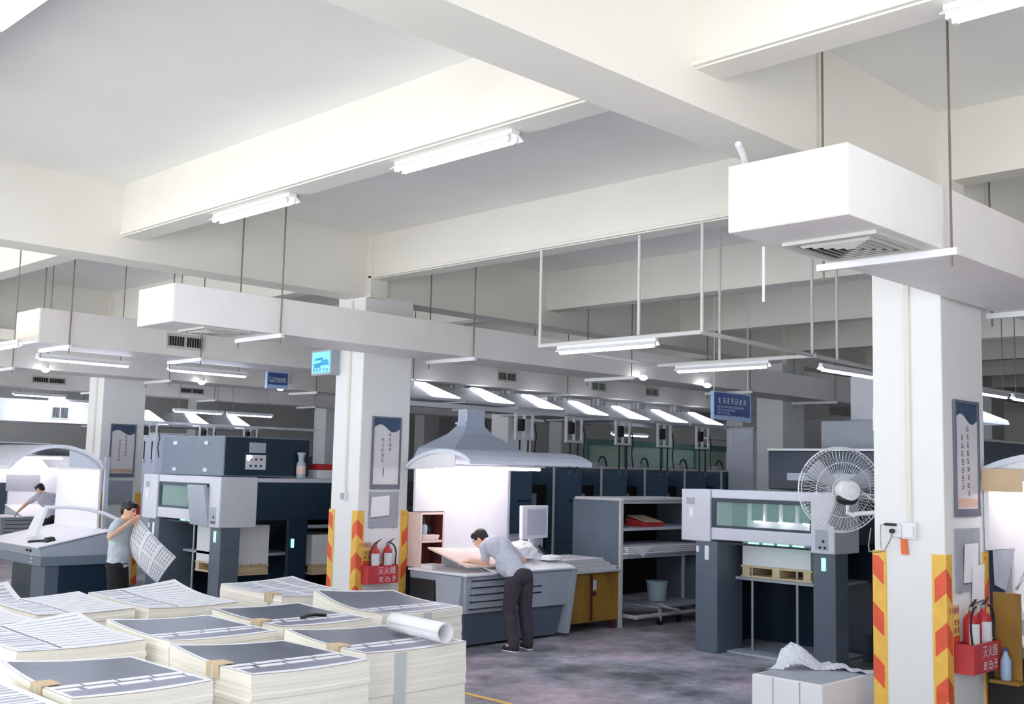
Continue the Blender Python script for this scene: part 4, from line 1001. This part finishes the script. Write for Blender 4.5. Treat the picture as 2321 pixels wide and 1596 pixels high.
# tools on the left console desk and its screen arm
def deskp(x, y): return V((x,y,.905+(x-6.45)*.2))
t = thing('black_tool','black loupe and cable lying on the white desk of the left console','tool',deskp(6.62,16.2))
MB().hexa([deskp(6.6,16.08)+V((0,0,.005)),deskp(6.6,16.25)+V((0,0,.005)),deskp(6.74,16.25)+V((0,0,.005)),deskp(6.74,16.08)+V((0,0,.005))],[deskp(6.62,16.1)+V((0,0,.07)),deskp(6.62,16.22)+V((0,0,.07)),deskp(6.72,16.22)+V((0,0,.07)),deskp(6.72,16.1)+V((0,0,.07))],.012).build('body','black',t)
MB().path([deskp(6.62,16.25)+V((0,0,.02)),deskp(6.56,16.4)+V((0,0,.02)),deskp(6.5,16.48)+V((0,0,.02))],.022,8).build('handle','black',t,True)
t = thing('monitor','white control screen seen edge-on with a long curved arm on the left console','monitor',(6.75,16.9,1.0))
MB().hexa([(6.62,16.62,1.0),(6.62,16.95,1.0),(6.7,16.95,1.0),(6.7,16.62,1.0)],[(6.78,16.66,1.42),(6.78,16.9,1.42),(6.84,16.9,1.42),(6.84,16.66,1.42)],.015).build('screen_back','white',t)
pts = [(6.8,16.72,1.42),(7.0,16.45,1.44),(7.2,16.2,1.42),(7.4,16.0,1.36),(7.55,15.85,1.27)]
MB().path(pts,.028,8).build('arm','press',t,True); MB().path([(7.55,15.86,1.28),(7.56,15.86,1.1),(7.56,15.9,.95)],.03,8).build('arm_post','white',t,True)

# ------------------------------------------------------------------ people
def blob(name, caps, balls, m, parent, vox=.008, smooth=4, wr=0):
    mb = MB()
    for p0, r0, p1, r1 in caps:
        p0, p1 = V(p0), V(p1); n = 14; d = (p1-p0)
        if d.length < 1e-5: continue
        rs = []
        for i in range(1, 4): a = i/4*PI/2; rs.append(mb.ring(p0-d.normalized()*r0*math.cos(a), d, r0*math.sin(a), n))
        rs.append(mb.ring(p0, d, r0, n)); rs.append(mb.ring(p1, d, r1, n))
        for i in range(3, 0, -1): a = i/4*PI/2; rs.append(mb.ring(p1+d.normalized()*r1*math.cos(a), d, r1*math.sin(a), n))
        mb.loft(rs)
    for c, r_, rot in balls: mb.ball(c, r_, 18, rot)
    o = mb.build(name, m, parent)
    a = o.modifiers.new('join','REMESH'); a.mode = 'VOXEL'; a.voxel_size = vox; a.use_smooth_shade = True
    b = o.modifiers.new('soften','SMOOTH'); b.iterations = smooth; b.factor = .5
    if wr:
        tx = bpy.data.textures.new('folds','CLOUDS'); tx.noise_scale = .09
        c = o.modifiers.new('folds','DISPLACE'); c.texture = tx; c.strength = wr; c.mid_level = .5
    dg = bpy.context.evaluated_depsgraph_get(); bpy.context.view_layer.update()
    me = bpy.data.meshes.new_from_object(o.evaluated_get(dg)); o.modifiers.clear(); o.data = me; me.name = name
    for p in me.polygons: p.use_smooth = True
    return o
def person(label, O, F, J, shirt, trous, vox=.007):
    O = V(O); F = V((F[0],F[1],0)).normalized(); Lf = V((-F.y,F.x,0)); U = V((0,0,1))
    P = lambda q: O+F*q[0]+Lf*q[1]+U*q[2]
    t = thing('person', label, 'person', tuple(O))
    j = {k: P(v) for k, v in J.items() if k not in ('look','grip')}
    look = J['look']; hd = (F*look[0]+Lf*look[1]+U*look[2]).normalized()      # facing direction of the face
    hs = hd.cross(U).normalized(); hu = hs.cross(hd)                              # right of the head, up of the head
    rot = Matrix((hs, hd, hu)).transposed()
    H = j['head']
    hp = lambda s, f, u: H+hs*s+hd*f+hu*u
    caps = [(j['neck'], .052, H-hu*.05, .05)]
    balls = [(H, (.074,.092,.112), rot), (hp(0,.03,-.06), (.056,.06,.06), rot), (hp(0,.095,-.02), (.012,.02,.02), rot), (hp(0,.09,-.06), (.025,.012,.01), rot),
             (hp(.073,-.005,-.005), (.012,.022,.033), rot), (hp(-.073,-.005,-.005), (.012,.022,.033), rot)]
    tor = []; sh = []
    hipc, chest = j['hip'], j['chest']
    ax = (chest-hipc).normalized()
    for s in ('l','r'):
        sgn = 1 if s == 'l' else -1
        S_, E_, W_ = j['sh_'+s], j['el_'+s], j['ha_'+s]
        caps += [(S_, .05, E_, .038), (E_, .037, W_, .026)]
        fd = (W_-E_).normalized()
        gr = J.get('grip', (0,0,-1)); gd = (F*gr[0]+Lf*gr[1]+U*gr[2]).normalized()
        pd = (fd+gd*.25).normalized(); side = pd.cross(gd).normalized(); palm = W_+pd*.05
        balls.append((palm, (.04,.05,.018), Matrix((side, pd, side.cross(pd))).transposed()))
        for i, (o_, ln) in enumerate(((-.03,.062),(-.01,.074),(.01,.07),(.03,.056))):
            k0 = palm+pd*.04+side*o_; k1 = k0+(pd+gd*.25).normalized()*ln*.55; k2 = k1+(pd*.6+gd*.9).normalized()*ln*.5
            caps += [(k0,.0095,k1,.0085),(k1,.0085,k2,.0075)]
        th = -1 if s == 'l' else 1
        k0 = palm-pd*.02+side*.032*th; k1 = k0+(pd*.55+side*.75*th+gd*.2).normalized()*.045; k2 = k1+(pd*.8+gd*.45).normalized()*.032
        caps += [(k0,.012,k1,.0105),(k1,.0105,k2,.009)]
        hj = j['hp_'+s]; kn, an, to = j['kn_'+s], j['an_'+s], j['to_'+s]
        caps += [(hj,.075,kn,.052),(kn,.05,an,.036),(an,.034,to,.03)]
        sh += [(S_, .064, S_.lerp(E_,.62), .058)]
    wl, wr_ = j['hp_l'], j['hp_r']
    acr = (j['sh_l']-j['sh_r']).normalized()
    for q, rr in ((hipc,(.155,.1,.11)),(hipc.lerp(chest,.5),(.14,.095,.14)),(chest,(.17,.105,.15))):
        rt = Matrix((acr, ax.cross(acr).normalized(), ax)).transposed(); tor.append((q, rr, rt))
    caps += [(chest,.1,j['neck'],.055),(hipc,.1,chest,.1),(j['sh_l'],.055,j['neck'],.05),(j['sh_r'],.055,j['neck'],.05)]
    blob('body', caps, balls+tor, 'skin', t, vox)
    infl = 1.2
    shirt_b = [(q, tuple(x*infl for x in rr), rt) for q, rr, rt in tor]
    hem = hipc-U*.035
    shirt_c = sh+[(hipc,.125,chest,.13),(j['sh_l'],.067,chest,.1),(j['sh_r'],.067,chest,.1),(j['sh_l'],.064,j['neck']-ax*.03,.062),(j['sh_r'],.064,j['neck']-ax*.03,.062)]
    shirt_b.append((hipc.lerp(chest,.45)-U*.05+F*.02, (.165,.13,.17), tor[1][2]))
    shirt_b.append((hem, (.172,.128,.09), Matrix.Rotation(0,3,'Z') if False else Matrix((acr, U.cross(acr).normalized(), U)).transposed()))
    blob('t_shirt', shirt_c, shirt_b, shirt, t, vox*1.15, 5, .022)
    tc = []
    for s in ('l','r'): tc += [(j['hp_'+s],.108,j['kn_'+s],.082),(j['kn_'+s],.08,j['an_'+s],.07)]
    blob('trousers', tc, [(hipc-ax*.03,(.172,.128,.11),tor[0][2])], trous, t, vox*1.15, 4, .02)
    for s in ('l','r'):
        an, to = j['an_'+s], j['to_'+s]
        a0 = V((an.x,an.y,O.z)); b0 = V((to.x,to.y,O.z)); dd = (b0-a0).normalized()
        so = blob('shoe', [(a0-dd*.03+U*.045,.043,b0+U*.038,.037),(a0+U*.08,.045,a0+U*.05,.045)], [], 'shoe', t, .008, 3)
        MB().hexa([a0-dd*.065+dd.cross(U)*.036,a0-dd*.065-dd.cross(U)*.036,b0+dd*.025-dd.cross(U)*.03,b0+dd*.025+dd.cross(U)*.03],[a0-dd*.065+dd.cross(U)*.036+U*.02,a0-dd*.065-dd.cross(U)*.036+U*.02,b0+dd*.025-dd.cross(U)*.03+U*.02,b0+dd*.025+dd.cross(U)*.03+U*.02],.008).build('sole','shoew',so)
    # hair: cap over the top and back of the skull
    hb = [(hp(0,-.018,.03),(.083,.095,.095),rot),(hp(0,-.045,-.01),(.076,.062,.085),rot),(hp(0,.035,.075),(.07,.062,.042),rot),(hp(.055,.0,.04),(.03,.06,.05),rot),(hp(-.055,.0,.04),(.03,.06,.05),rot)]
    blob('hair', [], hb, 'hair', t, .006, 3, .012)
    for sgn in (-1, 1):
        MB().ball(hp(sgn*.03,.083,.008),(.012,.008,.007),10,rot).build('eye','black',t,True)
        MB().ball(hp(sgn*.03,.086,.03),(.02,.008,.005),10,rot).build('eyebrow','hair',t,True)
    return t
person('man in a grey T-shirt and dark trousers leaning over the console desk', (9.57,9.36,0), (0,1), dict(
    hip=(.06,0,.89), chest=(.42,.0,1.2), neck=(.56,.02,1.265), head=(.72,.03,1.285), look=(.75,.35,-.6),
    sh_l=(.48,.19,1.2), el_l=(.5,.13,1.0), ha_l=(.58,.33,1.035), sh_r=(.46,-.19,1.2), el_r=(.36,-.38,1.02), ha_r=(.55,-.42,.985), grip=(0,0,-1),
    hp_l=(.06,.085,.84), kn_l=(.12,.1,.46), an_l=(.0,.12,.085), to_l=(.14,.13,.04), hp_r=(.05,-.085,.84), kn_r=(.06,-.12,.45), an_r=(.04,-.16,.085), to_r=(.17,-.2,.04)), 'brush', 'trous')
person('man in a pale T-shirt and black trousers holding up a printed sheet by its corner', (6.52,13.56,0), (1,-1), dict(
    hip=(-.04,0,.86), chest=(-.03,0,1.24), neck=(.01,0,1.385), head=(.07,0,1.525), look=(1,-.12,-.32),
    sh_l=(-.02,.18,1.33), el_l=(.1,.24,1.16), ha_l=(.145,.02,1.36), sh_r=(-.02,-.18,1.33), el_r=(-.03,-.34,1.2), ha_r=(.13,-.14,1.37), grip=(.7,0,.1),
    hp_l=(-.04,.085,.82), kn_l=(.03,.1,.46), an_l=(-.03,.11,.085), to_l=(.11,.13,.04), hp_r=(-.04,-.085,.82), kn_r=(-.01,-.1,.45), an_r=(-.1,-.11,.085), to_r=(.04,-.13,.04)), 'tee', 'trous2')
person('man in a lilac shirt seen from behind bending over the far left console', (9.82,23.75,0), (-.25,.97), dict(
    hip=(.0,0,.9), chest=(.2,.02,1.27), neck=(.3,.03,1.41), head=(.4,.04,1.5), look=(.8,.2,-.6),
    sh_l=(.24,.19,1.36), el_l=(.42,.33,1.18), ha_l=(.55,.42,1.02), sh_r=(.24,-.17,1.36), el_r=(.4,-.25,1.15), ha_r=(.55,-.2,1.02), grip=(0,0,-1),
    hp_l=(.0,.085,.85), kn_l=(.06,.1,.46), an_l=(-.02,.11,.085), to_l=(.12,.13,.04), hp_r=(.0,-.085,.85), kn_r=(.04,-.1,.45), an_r=(-.04,-.11,.085), to_r=(.1,-.13,.04)), 'lilac', 'trous2', .012)
# printed sheet held by the man on the left
O = V((6.52,13.56,0)); Fd = V((1,-1,0)).normalized(); Ld = V((1,1,0)).normalized()
def hs_(u, v):
    a, b, c, d = (.215,1.425), (.74,.95), (.52,.62), (.17,.93)   # top, right, bottom, left
    f = (1-u)*((1-v)*a[0]+v*d[0])+u*((1-v)*b[0]+v*c[0]); z = (1-u)*((1-v)*a[1]+v*d[1])+u*((1-v)*b[1]+v*c[1])
    f -= .05*math.sin(v*PI)*(1-u)
    return O+Fd*f+Ld*(-.06-.09*math.sin(u*PI*.8)-.05*math.sin(v*PI)+.02)+V((0,0,z))
n = 36
def mf(u, v):
    if u < .03 or u > .97 or v < .03 or v > .97: return 0
    a, b = (u*3) % 1, (v*2) % 1
    if a < .08 or a > .94 or b < .07 or b > .94: return 0
    if a < .14 or b < .12: return 1
    return 1 if int(u*n) % 2 and int(v*n) % 4 else 0
t = thing('held_sheet','large printed sheet of small grids held by the man in the pale T-shirt','printed sheet',tuple(O))
o = MB().grid(hs_, [i/n for i in range(n+1)], [i/n for i in range(n+1)], mf).build('sheet',['sheet','ink2'],t,True)
sm = o.modifiers.new('thickness','SOLIDIFY'); sm.thickness = .001

# ------------------------------------------------------------------ camera, daylight, exposure
cam = bpy.data.cameras.new('camera'); cam.sensor_width = 36; cam.sensor_fit = 'HORIZONTAL'; cam.lens = 2486.34/2321*36; cam.clip_end = 200
co = bpy.data.objects.new('camera', cam); COL.objects.link(co)
m = Matrix(((0.70735302,-0.09217152,-0.70082531),(-0.70646447,-0.05900205,-0.70528484),(0.02365705,0.99399355,-0.10685119)))
co.matrix_world = Matrix.Translation((0,0,2.15)) @ m.to_4x4()
S.camera = co
w = bpy.data.worlds.new('daylight'); S.world = w; w.use_nodes = True
nt = w.node_tree; bg = nt.nodes['Background']       # dim sky outside the open side; bright lower half added to light the ceiling
tc = nt.nodes.new('ShaderNodeTexCoord'); sx = nt.nodes.new('ShaderNodeSeparateXYZ'); cr = nt.nodes.new('ShaderNodeValToRGB'); mr = nt.nodes.new('ShaderNodeMapRange')
mr.inputs['From Min'].default_value = -1; mr.inputs['From Max'].default_value = 1
e = cr.color_ramp.elements; e[0].position = .46; e[0].color = (.98,.99,1,1); e[1].position = .52; e[1].color = (.30,.32,.34,1)
nt.links.new(tc.outputs['Generated'], sx.inputs[0]); nt.links.new(sx.outputs['Z'], mr.inputs['Value']); nt.links.new(mr.outputs[0], cr.inputs[0]); nt.links.new(cr.outputs[0], bg.inputs[0])
bg.inputs[1].default_value = 2.3
S.view_settings.view_transform = 'Standard'; S.view_settings.look = 'None'; S.view_settings.gamma = 1; S.view_settings.use_curve_mapping = False
S.view_settings.exposure = .97
S.cycles.max_bounces = 8; S.cycles.diffuse_bounces = 5; S.cycles.glossy_bounces = 3; S.cycles.transparent_max_bounces = 8
S.cycles.sample_clamp_indirect = 6; S.cycles.use_denoising = True
